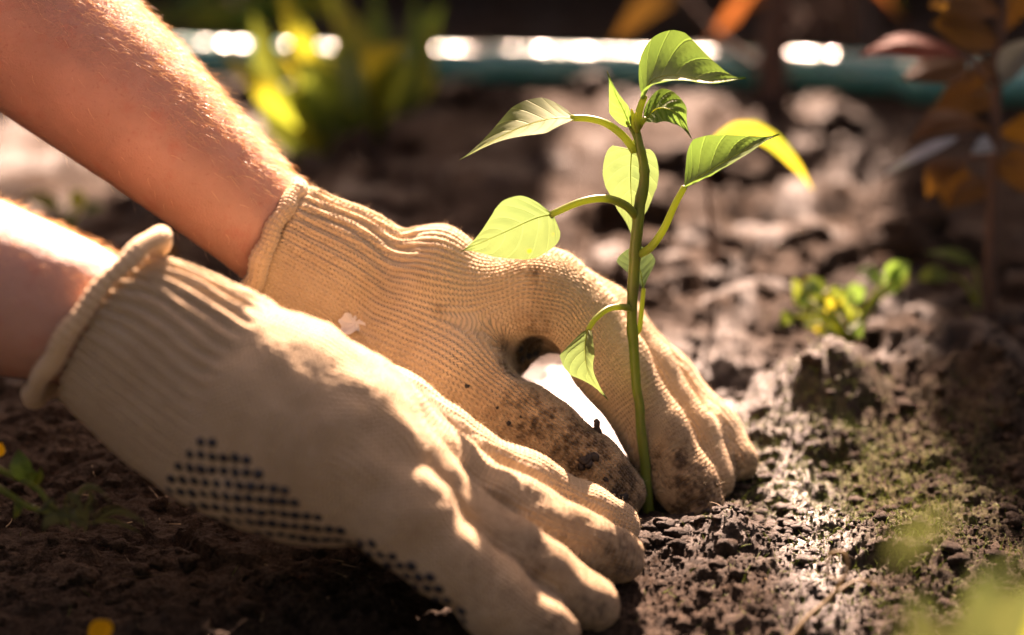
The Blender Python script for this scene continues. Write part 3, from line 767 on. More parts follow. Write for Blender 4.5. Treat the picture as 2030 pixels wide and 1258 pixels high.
# ------------------------------------------------------------------ seedling
M_LEAF = leaf_mat('seedling_leaf', (0.075, 0.135, 0.03), (0.15, 0.28, 0.05), tfac=0.52)
M_LEAF_PALE = leaf_mat('seedling_leaf_pale', (0.13, 0.18, 0.07), (0.11, 0.172, 0.055), tfac=0.55, rough=0.7, spec=0.2, spots=0.0)
M_LEAF_SPOT = leaf_mat('seedling_leaf_spotted', (0.13, 0.18, 0.07), (0.11, 0.172, 0.055), tfac=0.55, rough=0.7, spec=0.2, spots=1.0)
M_LEAF_DULL = leaf_mat('seedling_leaf_dull', (0.09, 0.13, 0.07), (0.05, 0.09, 0.03), tfac=0.35, rough=0.6)
N = NT('green_stem'); ob = N.obj()
sc_ = N.mix(N.ramp(N.noise(ob, 60, 4), [(0.35, 0.0), (0.7, 1.0)]), (0.09, 0.15, 0.022), (0.15, 0.20, 0.035))
sc_ = N.mix(N.ramp(N.noise(ob, 130, 4, 0.65), [(0.55, 0.0), (0.75, 0.7)]), sc_, (0.13, 0.10, 0.05))
M_STEM = N.done(N.n('MixShader', Fac=0.18, i1=N.pbsdf(Base__Color=sc_, Roughness=0.4, Subsurface__Weight=0.25, Subsurface__Scale=0.003, Normal=N.bump(N.noise(ob, 500, 3), 0.3, 0.0006)),
                    i2=N.n('BsdfTranslucent', Color=(0.3, 0.38, 0.05)).outputs[0]).outputs[0])
N = NT('green_petiole'); ob = N.obj()
M_PET = N.done(N.n('MixShader', Fac=0.55, i1=N.pbsdf(Base__Color=(0.15, 0.21, 0.05), Roughness=0.4, Subsurface__Weight=0.3, Subsurface__Scale=0.003),
                   i2=N.n('BsdfTranslucent', Color=(0.34, 0.39, 0.10)).outputs[0]).outputs[0])

N = NT('leaf_midrib'); M_RIB = N.done(N.n('MixShader', Fac=0.7, i1=N.pbsdf(Base__Color=(0.3, 0.36, 0.08), Roughness=0.4), i2=N.n('BsdfTranslucent', Color=(0.5, 0.55, 0.1)).outputs[0]).outputs[0])
def prof(t, tip=0.75, base=0.42):
    t = np.clip(t, 0, 1)
    a = np.sin(np.pi*np.clip(t, 0, 1)**tip)
    return np.where(t < 0.5, a**(base*1.5), a**1.0)*(1-0.12*t)
def blade(mid, left, right, nt=30, ns=9, tip=0.75, base=0.42, curl=0.0, vein=0.0006, wav=0.03, seed=0, vn=7.0):
    """mid: points along the midrib; left/right: full half-width vectors given as [(t, vec)...], interpolated"""
    M = spline(mid, nt); t = np.linspace(0, 1, nt); w = prof(t, tip, base)
    def side(sp):
        ts = [a for a, _ in sp]; vs = np.array([b for _, b in sp])
        return np.stack([np.interp(t, ts, vs[:, k]) for k in range(3)], 1)
    Lf, Rt = side(left), side(right)
    Nn = nrm(np.cross(Rt-Lf, np.gradient(M, axis=0)))
    rows, uv = [], []
    for s in np.linspace(-1, 1, 2*ns+1):
        a = abs(s); Vv = Lf if s < 0 else Rt
        wl = np.linalg.norm(Vv, axis=1)*w
        ph = (t-0.24*a**1.3)*vn
        d = Nn*(curl*wl*a*a+vein*np.sin(np.pi*a)*np.cos(2*np.pi*ph)+wl*wav*a*a*np.sin(7*t+seed+2.1*(s > 0)))[:, None]
        rows.append(M+Vv*(w*a)[:, None]+d); uv.append(np.stack([t, np.full(nt, s), 0*t], 1))
    v = np.stack(rows, 0); m, n = v.shape[:2]; ii = np.arange(m*n).reshape(m, n)
    f = np.stack([ii[:-1, :-1], ii[1:, :-1], ii[1:, 1:], ii[:-1, 1:]], -1).reshape(-1, 4)
    return v.reshape(-1, 3), f, np.stack(uv, 0).reshape(-1, 3), M
def pxv(at, d, dY=0.0):                  # a vector measured in photo pixels at a point, plus depth
    a = np.array(W(*at)); b = np.array(W(at[0]+d[0], at[1]+d[1], at[2]+dY)); return b-a
def leaf(plant, mid, left, right, mat, petiole=None, pr=(2.2, 1.7), pmat=None, label=None, **kw):
    mp = [W(*q) for q in mid]; c = mid[len(mid)//2]
    cv = lambda sp: [(t, pxv(c, d[:2], d[2])) for t, d in sp]
    v, f, uv, M = blade(mp, cv(left), cv(right), **kw)
    o = mesh('leaf', v, f, mat, plant, attrs={'leafuv': uv})
    k = mpp(mp[0])
    mr = np.linspace(1, 0.15, len(M))*0.00038
    mv, mf = tube(M, mr, 6); mesh('midrib', mv, mf, M_RIB, o)
    if petiole:
        P = spline([W(*q) for q in petiole], 18); r = np.linspace(pr[0], pr[1], 18)*0.001
        pv_, pf_ = tube(P, r, 10); mesh('petiole', pv_, pf_, pmat or M_PET, o)
    if label: o['label'] = label
    return o
seed_pl = empty('pepper_seedling', (0.004, 0, 0))
tag(seed_pl, 'young green pepper seedling with glowing leaves standing upright between the gloved hands', 'seedling')
sp = [(1288, 1040, 0), (1284, 985, 0), (1276, 900, 0), (1266, 800, 0), (1256, 690, 0), (1252, 610, 0), (1259, 520, 0), (1265, 440, 0), (1275, 370, 0), (1277, 330, 0), (1268, 285, 0), (1262, 245, 0)]
P = spline([W(*q) for q in sp], 70)
rad = np.interp(np.linspace(0, 1, 70), [0, .1, .3, .5, .62, .8, 0.92, 1], [3.8, 3.0, 2.6, 2.8, 3.0, 2.5, 2.3, 1.5])*0.001
rad = rad*(1+0.10*np.exp(-((np.linspace(0, 1, 70)-0.52)/0.015)**2)+0.12*np.exp(-((np.linspace(0, 1, 70)-0.66)/0.015)**2))
tt_ = np.linspace(0, 1, 70)
for nd in (0.40, 0.50, 0.565, 0.70, 0.80, 0.88): rad = rad*(1+0.16*np.exp(-((tt_-nd)/0.012)**2))
P = P+0.0005*np.stack([vnoise(P*90, 5), vnoise(P*90, 6), 0*tt_], 1)
v_, f_ = tube(P, rad*(1+0.05*vnoise(P*160, 4)), 14); mesh('stem', v_, f_, M_STEM, seed_pl)
# 1 upper left leaf, long and drooping away
leaf(seed_pl, [(1140, 233, .004), (1085, 236, .0), (1010, 262, -.006), (912, 316, -.010)],
     [(0, (-2, 18, -.012)), (.4, (12, 36, -.016)), (1, (0, 10, -.01))], [(0, (-22, -20, .016)), (.3, (-16, -34, .018)), (.6, (-14, -36, .018)), (1, (0, -10, .01))], M_LEAF_PALE,
     [(1258, 300, 0), (1238, 272, .0), (1205, 246, .002), (1170, 235, .004), (1132, 233, .004)], curl=0.2, seed=1, base=0.30, tip=0.8, vein=0.0002)
# 2 pale spotted leaf in front of the far glove
leaf(seed_pl, [(1097, 424, -.018), (1060, 433, -.020), (1000, 460, -.022), (950, 482, -.022), (911, 499, -.020)],
     [(0, (28, 52, .004)), (.4, (40, 62, .006)), (.7, (26, 46, .004)), (1, (0, 5, 0))], [(0, (-45, -40, -.006)), (.4, (-32, -58, -.004)), (.7, (-10, -34, 0)), (1, (0, -5, 0))], M_LEAF_SPOT,
     [(1262, 430, 0), (1240, 407, -.006), (1200, 393, -.012), (1150, 400, -.016), (1092, 425, -.018)], pr=(2.4, 1.8), curl=0.12, seed=2, base=0.26, tip=0.72, label='pale leaf with an orange spot')
# 3 broad leaf hanging behind the stem
leaf(seed_pl, [(1252, 296, .008), (1250, 345, .014), (1252, 410, .018), (1256, 490, .016)],
     [(0, (-58, -28, .004)), (.35, (-60, -6, .002)), (.7, (-46, 0, .002)), (1, (0, 0, 0))], [(0, (52, -18, .012)), (.35, (56, -6, .010)), (.7, (48, 0, .006)), (1, (0, 0, 0))], M_LEAF_PALE,
     [(1268, 290, 0), (1262, 280, .004), (1252, 296, .008)], curl=-0.15, seed=3, base=0.22, tip=0.72)
# 4 right leaf reaching up and out
leaf(seed_pl, [(1356, 372, -.012), (1385, 352, -.014), (1440, 318, -.018), (1500, 285, -.02), (1546, 265, -.02)],
     [(0, (10, -44, .014)), (.35, (-18, -52, .018)), (.6, (-20, -34, .015)), (.85, (-10, -12, .008)), (1, (0, -3, .004))], [(0, (12, 6, -.014)), (.35, (14, 20, -.016)), (.7, (10, 20, -.010)), (1, (0, 4, -.003))], M_LEAF,
     [(1266, 504, 0), (1290, 490, -.006), (1315, 455, -.010), (1338, 405, -.012), (1357, 370, -.012)], pr=(2.3, 1.6), curl=0.3, seed=4, base=0.33)
# 5 top leaf folded over
leaf(seed_pl, [(1276, 196, .004), (1292, 160, .002), (1340, 148, -.002), (1410, 160, -.008), (1479, 155, -.012)],
     [(0, (-8, -30, .012)), (.3, (6, -60, .022)), (.55, (6, -68, .024)), (.8, (10, -48, .016)), (1, (0, -8, .004))], [(0, (2, 14, -.014)), (.3, (8, 26, -.016)), (.6, (12, 24, -.014)), (1, (0, 4, -.004))], M_LEAF,
     [(1266, 252, 0), (1266, 226, .002), (1272, 205, .004), (1278, 190, .004)], curl=0.32, seed=5, base=0.34, tip=0.8)
# 6 small right leaf, strongly veined
leaf(seed_pl, [(1278, 236, .0), (1305, 214, -.006), (1338, 224, -.010), (1372, 276, -.012)],
     [(0, (-4, -22, .010)), (.35, (12, -34, .012)), (.7, (30, -18, .008)), (1, (2, 0, 0))], [(0, (8, 16, -.008)), (.35, (-2, 36, -.006)), (.7, (-18, 30, -.004)), (1, (-2, 2, 0))], M_LEAF,
     [(1266, 252, 0), (1272, 243, -.001), (1280, 234, -.002)], pr=(1.7, 1.3), curl=0.2, seed=6, base=0.3, vein=0.0009)
# 7 small left leaf pointing up
leaf(seed_pl, [(1250, 252, .0), (1238, 222, -.003), (1220, 185, -.004), (1203, 139, -.004)],
     [(0, (-10, 2, .008)), (.4, (-22, 4, .010)), (.75, (-12, 2, .006)), (1, (0, 0, 0))], [(0, (10, -6, -.006)), (.4, (16, -10, -.008)), (.7, (8, -8, -.004)), (1, (0, 0, 0))], M_LEAF,
     [(1262, 275, 0), (1256, 262, 0), (1250, 252, 0)], pr=(1.5, 1.2), curl=0.2, seed=7, base=0.4, vein=0.0005)
# 8 small dull leaf behind the stem
leaf(seed_pl, [(1276, 575, .010), (1270, 540, .014), (1262, 505, .016), (1262, 478, .016)],
     [(0, (-14, -10, .004)), (.5, (-46, -4, .006)), (.8, (-38, 0, .004)), (1, (-8, 0, 0))], [(0, (8, -6, .002)), (.5, (36, -8, .004)), (.8, (38, -4, .004)), (1, (8, 0, 0))], M_LEAF_DULL,
     [(1257, 665, .004), (1268, 650, .006), (1272, 610, .008), (1276, 572, .010)], pr=(1.5, 1.2), curl=0.15, seed=8, base=0.55, tip=0.95)
# 9 lowest leaf hanging in front of the index finger
leaf(seed_pl, [(1166, 652, -.020), (1160, 690, -.024), (1168, 740, -.026), (1206, 794, -.026)],
     [(0, (-36, 6, .0)), (.3, (-68, 18, .004)), (.6, (-54, 26, .004)), (.85, (-14, 8, .002)), (1, (0, 0, 0))], [(0, (4, -2, -.012)), (.4, (6, 2, -.014)), (.8, (8, -2, -.006)), (1, (0, 0, 0))], M_LEAF_PALE,
     [(1254, 612, 0), (1232, 608, -.006), (1205, 612, -.012), (1180, 632, -.018), (1165, 655, -.020)], pr=(1.9, 1.4), curl=0.3, seed=9, base=0.34)
# growing tip
for q in ([(1262, 262, -.002), (1254, 235, -.004), (1252, 215, -.005)], [(1266, 262, -.003), (1262, 238, -.006), (1260, 222, -.008)], [(1262, 262, .002), (1248, 244, .002), (1243, 232, .002)]):
    Pq = spline([W(*a) for a in q], 12); rr = 0.0017*np.sin(np.linspace(0.5, 3.05, 12))+0.0001
    a_, b_ = tube(Pq, rr, 8); mesh('bud', a_, b_, M_PET, seed_pl)

# ------------------------------------------------------------------ things round about
M_YEL = leaf_mat('backlit_yellow_leaf', (0.10, 0.11, 0.015), (0.50, 0.41, 0.04), tfac=0.55, rough=0.5, vein_n=3.0, hue=0.9, spec=0.3)
M_GRN = leaf_mat('backlit_green_leaf', (0.05, 0.09, 0.015), (0.17, 0.21, 0.03), tfac=0.5, rough=0.5, vein_n=4.0, hue=0.6, spec=0.3)
M_BRZ = leaf_mat('bronze_leaf', (0.05, 0.025, 0.014), (0.28, 0.13, 0.02), vein=(0.2, 0.12, 0.04), tfac=0.4, rough=0.65, spec=0.2)
M_RED = leaf_mat('reddish_leaf', (0.14, 0.035, 0.025), (0.3, 0.09, 0.025), vein=(0.3, 0.12, 0.06), tfac=0.4, rough=0.65, spec=0.2)
M_GREY = leaf_mat('grey_leaf', (0.20, 0.23, 0.26), (0.25, 0.3, 0.2), vein=(0.3, 0.3, 0.3), tfac=0.25, rough=0.5, spec=0.3)
M_FORE = leaf_mat('dull_green_leaf', (0.05, 0.068, 0.025), (0.085, 0.095, 0.028), tfac=0.4, rough=0.55, hue=0.6)
M_DARK = leaf_mat('shade_foliage_leaf', (0.03, 0.045, 0.012), (0.16, 0.16, 0.02), tfac=0.4, rough=0.5)
N = NT('brown_bark'); ob = N.obj()
M_BARK = N.done(N.pbsdf(Base__Color=N.mix(N.noise(ob, 60, 5), (0.035, 0.018, 0.012), (0.10, 0.05, 0.032)), Roughness=0.75, Normal=N.bump(N.noise(ob, 220, 5), 0.7, 0.002)))
N = NT('hose_plastic'); ob = N.obj()
hs = N.noise(ob, 17, 4, 0.6); hd = N.n('TexVoronoi', Vector=ob, Scale=70.0).outputs['Distance']
hc = N.mix(N.ramp(hs, [(0.45, 0.0), (0.7, 1.0)]), (0.015, 0.21, 0.19), (0.04, 0.28, 0.26))
M_HOSE = N.done(N.pbsdf(Base__Color=hc, Roughness=N.math('ADD', 0.24, N.math('MULTIPLY', hs, 0.12)), Specular__IOR__Level=0.6, Coat__Weight=0.4, Coat__Roughness=0.12,
                        Normal=N.bump(N.math('ADD', hs, N.math('MULTIPLY', hd, 0.4)), 0.6, 0.014)))

# garden hose lying across the bed
hp = [G(q[0], q[1], 0.016) for q in ((-500, 100), (0, 118), (330, 120), (700, 132), (1000, 138), (1300, 146), (1500, 152), (1800, 172), (2030, 190))]
hp = [np.array([-2.6, 1.75, .016]), np.array([-1.5, 1.25, .016])]+hp+[np.array([1.3, 0.95, .016]), np.array([2.2, 1.25, .016])]
hp = spline(hp, 150); hp[:, 2] = 0.024+0.006*vnoise(hp*3, 77)
hv, hf = tube(hp, 0.018, 20)
tag(mesh('garden_hose', hv, hf, M_HOSE), 'teal green garden hose lying across the bed behind the seedling', 'hose')

def plant(name, label, cat, at, group=None):
    e = empty(name, (float(at[0]), float(at[1]), float(at[2]))); return tag(e, label, cat, group)
def strap(pl, pts, w, mat, name='leaf', turn=0.0, **kw):
    """long leaf along points (px,py,Y) with half width w in metres, its face turned about its length"""
    P = np.array([W(*q) for q in pts]); T = nrm(P[-1]-P[0])
    a = nrm(np.cross(T, [0, -1, 0.2])); b = np.cross(T, a); sd = (a*math.cos(turn)+b*math.sin(turn))*w
    kw.setdefault('nt', 22); kw.setdefault('ns', 4); kw.setdefault('wav', 0.06)
    cup = np.cross(T, sd)*0.35
    v, f, uv, M = blade(P, [(0, -sd+cup), (1, -sd+cup)], [(0, sd+cup), (1, sd+cup)], **kw)
    return mesh(name, v, f, mat, pl, attrs={'leafuv': uv})
def stalk(pl, pts, r0, r1, mat, name='stem', world=False, sides=8):
    P = spline(pts if world else [W(*q) for q in pts], 24); v, f = tube(P, np.linspace(r0, r1, 24), sides)
    return mesh(name, v, f, mat, pl)

# leafy plants behind the arm, standing before the hose
Yp = 0.80
p1 = plant('leafy_plant', 'tall backlit yellow-green plant with thick arching stalks behind the upper forearm', 'plant', G(690, 320, 0))
for pts, w, m, tn in (
        ([(695, 330, .80), (668, 240, .80), (610, 110, .80), (540, -60, .80)], 0.020, M_YEL, 0.2),
        ([(690, 330, .82), (672, 250, .83), (640, 150, .85), (590, 60, .86)], 0.026, M_YEL, 0.5),
        ([(688, 325, .80), (650, 215, .78), (625, 150, .76), (570, 110, .74)], 0.020, M_GRN, 0.4),
        ([(700, 330, .82), (720, 180, .86), (690, 60, .90), (640, -40, .95)], 0.022, M_YEL, -0.4),
        ([(696, 330, .84), (735, 210, .88), (730, 100, .92), (760, -40, .97)], 0.020, M_GRN, 0.9),
        ([(690, 330, .80), (620, 260, .78), (540, 190, .76), (430, 90, .74)], 0.016, M_YEL, 0.3),
        ([(690, 330, .80), (600, 240, .82), (545, 140, .84), (500, 20, .86)], 0.030, M_GRN, 0.6)):
    strap(p1, pts, w, m, turn=tn, tip=0.7, base=0.2)
for pts in ([(692, 335, .80), (640, 215, .79), (575, 90, .79)], [(694, 335, .82), (700, 230, .84), (690, 100, .87)], [(690, 335, .8), (600, 250, .79), (500, 170, .77)]):
    stalk(p1, pts, 0.007, 0.004, M_PET)
for k in range(9):
    a = -1.25+1.9*k/8; L = random.uniform(150, 260)
    strap(p1, [(690, 325, .82), (690+L*.3*math.sin(a), 325-L*.45, .82+.03*math.sin(k)), (690+L*.7*math.sin(a), 325-L*.85, .83), (690+L*1.15*math.sin(a), 325-L*1.0*math.cos(a*.5), .84)], random.uniform(.011, .020), random.choice([M_YEL, M_GRN, M_YEL]), turn=random.uniform(0, 1.0), tip=0.8, base=0.25, nt=16, ns=3)
p2 = plant('leafy_plant', 'lower yellow-green plant beside the taller one, its leaves crossing the hose', 'plant', G(800, 270, 0))
for pts, w, m, tn in (
        ([(800, 280, .92), (790, 190, .94), (760, 90, .97), (740, -30, 1.0)], 0.022, M_GRN, 0.5),
        ([(802, 280, .92), (815, 180, .93), (835, 90, .95), (820, -30, .97)], 0.024, M_GRN, 0.9),
        ([(800, 280, .92), (770, 200, .90), (735, 140, .88), (690, 90, .86)], 0.018, M_GRN, 0.2),
        ([(804, 280, .92), (840, 200, .96), (850, 80, 1.0), (880, 0, 1.05)], 0.018, M_YEL, 0.6)):
    strap(p2, pts, w, m, turn=tn, tip=0.7, base=0.2)
stalk(p2, [(800, 285, .92), (802, 200, .93), (805, 100, .95)], 0.006, 0.003, M_PET)
p3 = plant('leafy_plant', 'amber leaved plant at the top edge just right of the upper arm', 'plant', G(430, 150, 0))
for pts, w, m, tn in (
        ([(430, 155, 1.30), (380, 90, 1.3), (320, 40, 1.3), (250, 10, 1.3)], 0.034, M_YEL, 0.8),
        ([(430, 155, 1.30), (440, 90, 1.28), (420, 60, 1.26), (385, 55, 1.24)], 0.016, M_YEL, 0.1),
        ([(430, 155, 1.30), (470, 90, 1.3), (480, 40, 1.3), (500, -20, 1.3)], 0.030, M_YEL, 0.5),
        ([(430, 155, 1.30), (400, 80, 1.34), (390, 10, 1.36), (420, -50, 1.4)], 0.034, M_GRN, 0.9)):
    strap(p3, pts, w, m, turn=tn, tip=0.8, base=0.3)
stalk(p3, [(430, 160, 1.3), (432, 100, 1.3), (420, 30, 1.3)], 0.006, 0.003, M_PET)
p4 = plant('leafy_plant', 'yellow-green leaves at the top edge above the middle of the hose', 'plant', G(960, 70, 0))
for pts, w, m, tn in (
        ([(960, 75, 1.75), (930, 40, 1.75), (900, 10, 1.75), (860, -20, 1.75)], 0.03, M_GRN, 0.6),
        ([(960, 75, 1.75), (980, 30, 1.75), (1000, 5, 1.75), (1050, -20, 1.75)], 0.03, M_YEL, 0.7),
        ([(960, 75, 1.75), (955, 30, 1.78), (965, -10, 1.8), (980, -50, 1.8)], 0.03, M_YEL, 0.3)):
    strap(p4, pts, w, m, turn=tn, tip=0.8, base=0.3)
stalk(p4, [(960, 80, 1.75), (958, 40, 1.75), (962, 0, 1.76)], 0.006, 0.003, M_PET)

p5 = plant('leafy_plant', 'green leafy plant at the top edge between the two yellow-green plants', 'plant', G(610, 90, 0))
for k in range(9):
    a = -1.2+2.4*k/8; L = random.uniform(120, 190)
    strap(p5, [(640, 95, 1.55), (640+L*.35*math.sin(a), 95-L*.45, 1.55+.05*math.cos(k)), (640+L*.75*math.sin(a), 95-L*.8*math.cos(a*.7), 1.56), (640+L*1.1*math.sin(a), 95-L*.8*math.cos(a), 1.55)], random.uniform(.02, .034), random.choice([M_GRN, M_GRN, M_YEL]), turn=random.uniform(0, 1.2), tip=0.8, base=0.3)
stalk(p5, [(640, 100, 1.55), (642, 60, 1.55), (640, 20, 1.55)], 0.006, 0.003, M_PET)

p6 = plant('leafy_plant', 'wide feathery green plant at the top left behind the hose', 'plant', G(520, 60, 0))
for k in range(14):
    a = -1.3+2.6*k/13+random.uniform(-.1, .1); L = random.uniform(90, 170)
    strap(p6, [(500, 80, 1.22), (500+L*.4*math.sin(a), 80-L*.4, 1.22), (500+L*.9*math.sin(a), 80-L*.55*math.cos(a*.6), 1.2+.04*random.random()), (500+L*1.35*math.sin(a), 80-L*.45*math.cos(a), 1.2)], random.uniform(.010, .022), random.choice([M_GRN, M_YEL, M_YEL]), turn=random.uniform(0, 1.2), tip=0.8, base=0.3, nt=14, ns=3)
stalk(p6, [(500, 86, 1.22), (500, 50, 1.22), (498, 10, 1.22)], 0.005, 0.003, M_PET)
# bronze shrub on the right
s1 = plant('bronze_shrub', 'tall thin bronze-leaved shrub with reddish stem at the right edge', 'shrub', G(1968, 650, 0))
stalk(s1, [(1966, 680, .32), (1962, 560, .32), (1966, 420, .325), (1972, 300, .33), (1976, 170, .335), (1984, 40, .34), (1992, -120, .345), (1996, -300, .35)], 0.0046, 0.0030, M_BARK)
for pts, w, m, tn, pet in (
        ([(1978, 78, .335), (1940, 62, .325), (1895, 52, .315), (1846, 48, .31)], 0.016, M_BRZ, 0.55, [(1980, 170, .335), (1960, 130, .33), (1925, 100, .325)]),
        ([(1905, 110, .36), (1850, 92, .36), (1780, 84, .36), (1700, 112, .36)], 0.014, M_RED, 0.9, [(1976, 175, .335), (1945, 140, .345), (1905, 110, .36)]),
        ([(1915, 118, .33), (1880, 128, .32), (1840, 138, .31), (1785, 158, .30)], 0.014, M_BRZ, 0.8, [(1976, 178, .335), (1950, 150, .33), (1915, 118, .33)]),
        ([(1968, 255, .33), (1915, 232, .32), (1860, 238, .31), (1800, 285, .30)], 0.013, M_BRZ, 0.9, [(1972, 275, .33), (1969, 262, .33)]),
        ([(1900, 272, .30), (1860, 285, .295), (1810, 310, .29), (1742, 354, .285)], 0.005, M_GREY, 0.7, [(1970, 290, .33), (1935, 272, .31), (1900, 272, .30)]),
        ([(1972, 298, .32), (1962, 285, .31), (1945, 290, .30), (1924, 304, .295)], 0.006, M_GREY, 0.2, None),
        ([(1905, 318, .34), (1880, 325, .33), (1855, 345, .325), (1838, 395, .32)], 0.010, M_BRZ, 0.5, [(1970, 310, .33), (1940, 308, .335), (1905, 318, .34)]),
        ([(1910, 330, .36), (1895, 345, .36), (1880, 375, .36), (1872, 410, .36)], 0.014, M_BRZ, 0.3, None),
        ([(1985, 165, .335), (2005, 120, .325), (2035, 95, .315), (2080, 70, .31)], 0.012, M_GREY, 0.6, None),
        ([(1985, 170, .335), (2010, 150, .33), (2040, 110, .32), (2070, 50, .31)], 0.012, M_GREY, 0.9, None),
        ([(1980, 260, .34), (2010, 250, .35), (2050, 270, .36), (2090, 310, .37)], 0.014, M_BRZ, 0.6, None),
        ([(1984, 60, .34), (2010, 10, .35), (2060, -30, .36), (2120, -40, .37)], 0.018, M_BRZ, 0.5, None),
        ([(1975, 200, .34), (1930, 190, .37), (1880, 200, .39), (1830, 235, .40)], 0.014, M_BRZ, 0.6, None),
        ([(1970, 330, .33), (2000, 330, .31), (2030, 350, .30), (2060, 390, .29)], 0.014, M_BRZ, 0.6, None),
        ([(1982, 120, .34), (1940, 150, .36), (1890, 175, .37), (1850, 215, .38)], 0.010, M_BRZ, 0.7, None),
        ([(1985, 20, .34), (1940, 0, .32), (1890, -5, .31), (1840, 15, .30)], 0.014, M_BRZ, 0.6, None),
        ([(1968, 380, .33), (1935, 372, .34), (1900, 385, .35), (1870, 420, .36)], 0.010, M_BRZ, 0.7, None),
        ([(1988, -40, .34), (1950, -80, .34), (1890, -90, .34), (1830, -60, .34)], 0.018, M_BRZ, 0.5, None)):
    lf = strap(s1, pts, w, m, turn=tn, tip=0.95, base=0.5, nt=26, ns=6, curl=0.15)
    if pet: stalk(lf, pet, 0.0016, 0.0011, M_BARK, 'petiole')
# dark upright stems between seedling and shrub
for lab, pts, r0 in (('dark brown upright stake behind the hose, left of the bronze leaves', [(1535, 262, .95), (1532, 130, .95), (1540, 0, .95), (1546, -300, .95)], 0.016),
                     ('thicker dark trunk at the top edge nearest the bronze shrub', [(1700, 205, 1.12), (1705, 100, 1.12), (1690, 0, 1.12), (1680, -300, 1.12)], 0.024),
                     ('thin dark stem between the stake and the thicker trunk', [(1610, 190, 1.18), (1612, 80, 1.18), (1618, -20, 1.18), (1625, -300, 1.18)], 0.010)):
    t = plant('woody_stem', lab, 'stem', W(*pts[0]))
    stalk(t, pts, r0, r0*0.7, M_BARK, 'trunk', sides=12)
    Pq = spline([W(*q) for q in pts], 8)
    for k in (2, 3, 5, 6):
        b0 = Pq[k]; e = b0+np.array([random.uniform(-.1, .1), random.uniform(-.06, .06), .08])
        stalk(t, [b0, (b0+e)/2+np.array([0, 0, -.01]), e], r0*0.3, r0*0.15, M_BARK, 'branch', world=True, sides=6)
        sd = nrm(np.array([random.uniform(-1, 1), random.uniform(-1, 1), 0.3]))*0.02
        v, f, uv, _ = blade([e, e+np.array([.02*np.sign(e[0]-b0[0]), 0, -.01]), e+np.array([.06*np.sign(e[0]-b0[0]), -.01, -.05])], [(0, -sd), (1, -sd)], [(0, sd), (1, sd)], nt=14, ns=4)
        mesh('leaf', v, f, random.choice([M_BRZ, M_RED, M_YEL]), t, attrs={'leafuv': uv})

# bent yellowing leaf standing behind the right leaf of the seedling
y1 = plant('yellow_sprout', 'bent yellow leaf of a sprout drooping behind the seedling\'s right leaf', 'sprout', G(1420, 420, 0))
strap(y1, [(1400, 290, .34), (1455, 258, .34), (1520, 275, .335), (1575, 325, .33), (1612, 378, .325)], 0.0065, M_YEL, turn=0.5, tip=0.9, base=0.35)
strap(y1, [(1405, 300, .35), (1470, 275, .36), (1500, 262, .365), (1530, 262, .37)], 0.010, M_GRN, turn=0.8, tip=0.9, base=0.35)
stalk(y1, [(1420, 520, .34), (1405, 400, .34), (1400, 290, .34)], 0.0016, 0.0012, M_BARK)

# small weed in the sun beside the clods
def weed(name, label, base, spots, mats, hw, lean=0.5, stem_r=0.0016):
    e = plant(name, label, 'weed', base)
    for (px, py, Y, ang, ln) in spots:
        tip0 = np.array(W(px, py, Y)); b = np.array(base)
        stalk(e, [b, (b+tip0)/2+np.array([0, 0, 0.006]), tip0], stem_r, stem_r*0.6, M_PET, 'stem', world=True, sides=6)
        d = np.array([math.cos(ang), random.uniform(-.5, .5), math.sin(ang)*0.7])*ln
        sd = nrm(np.cross(d, [0.2, -0.6, 0.75]))*hw*random.uniform(.8, 1.2)
        v, f, uv, _ = blade([tip0, tip0+d*0.5+np.array([0, 0, .003]), tip0+d], [(0, -sd), (1, -sd)], [(0, sd), (1, sd)], nt=12, ns=4)
        mesh('leaf', v, f, random.choice(mats), e, attrs={'leafuv': uv})
    return e
bs = G(1690, 680, 0.008)
weed('small_weed', 'small bright green and yellow weed growing on the clods left of the shrub stem', bs,
     [(1560 + 160*random.random(), 560 + 100*random.random(), bs[1]+random.uniform(-.03, .03), random.uniform(0, 6.28), random.uniform(.010, .018)) for _ in range(30)]
     + [(1740+40*random.random(), 550+30*random.random(), bs[1]+.02, random.uniform(.5, 2.6), .02) for _ in range(5)], [M_GRN, M_GRN, M_LEAF, M_LEAF, M_YEL], 0.0065)
bs = G(1940, 610, 0.008)
weed('small_weed', 'dull green weed leaf beside the base of the shrub stem', bs, [(1930, 520, bs[1], 3.0, .03), (1880, 545, bs[1]-.01, 3.3, .022)], [M_GRN], 0.006)
bs = G(135, 470, 0.0)
weed('small_weed', 'tiny green sprout seen between the two forearms', bs, [(120, 412, bs[1], 2.8, .03), (150, 415, bs[1], 1.4, .022), (165, 420, bs[1]+.02, 0.3, .018)], [M_GRN, M_YEL], 0.006)
bs = G(350, 560, 0.0)
weed('small_weed', 'orange-brown sprout in the gap below the far forearm', bs, [(345, 515, bs[1], 1.8, .02), (360, 535, bs[1], -1.2, .014)], [M_YEL, M_BRZ], 0.004)

# thin twigs on the soil to the right
for lab, pts in (('thin reddish twig standing below the shrub', [(1855, 650, .27), (1868, 700, .25), (1888, 740, .23), (1898, 800, .20)]),
                 ('fine drooping rootlet hanging over the large clod', [(1640, 700, .24), (1690, 715, .22), (1760, 728, .2), (1790, 765, .19), (1795, 800, .185)]),
                 ('pale dry stalk leaning right of the weed', [(1790, 575, .36), (1840, 600, .35), (1890, 655, .33)])):
    v, f = tube(spline([W(*q) for q in pts], 24), np.linspace(0.0016, 0.0008, 24), 6)
    tag(mesh('twig', v, f, M_BARK), lab, 'twig')

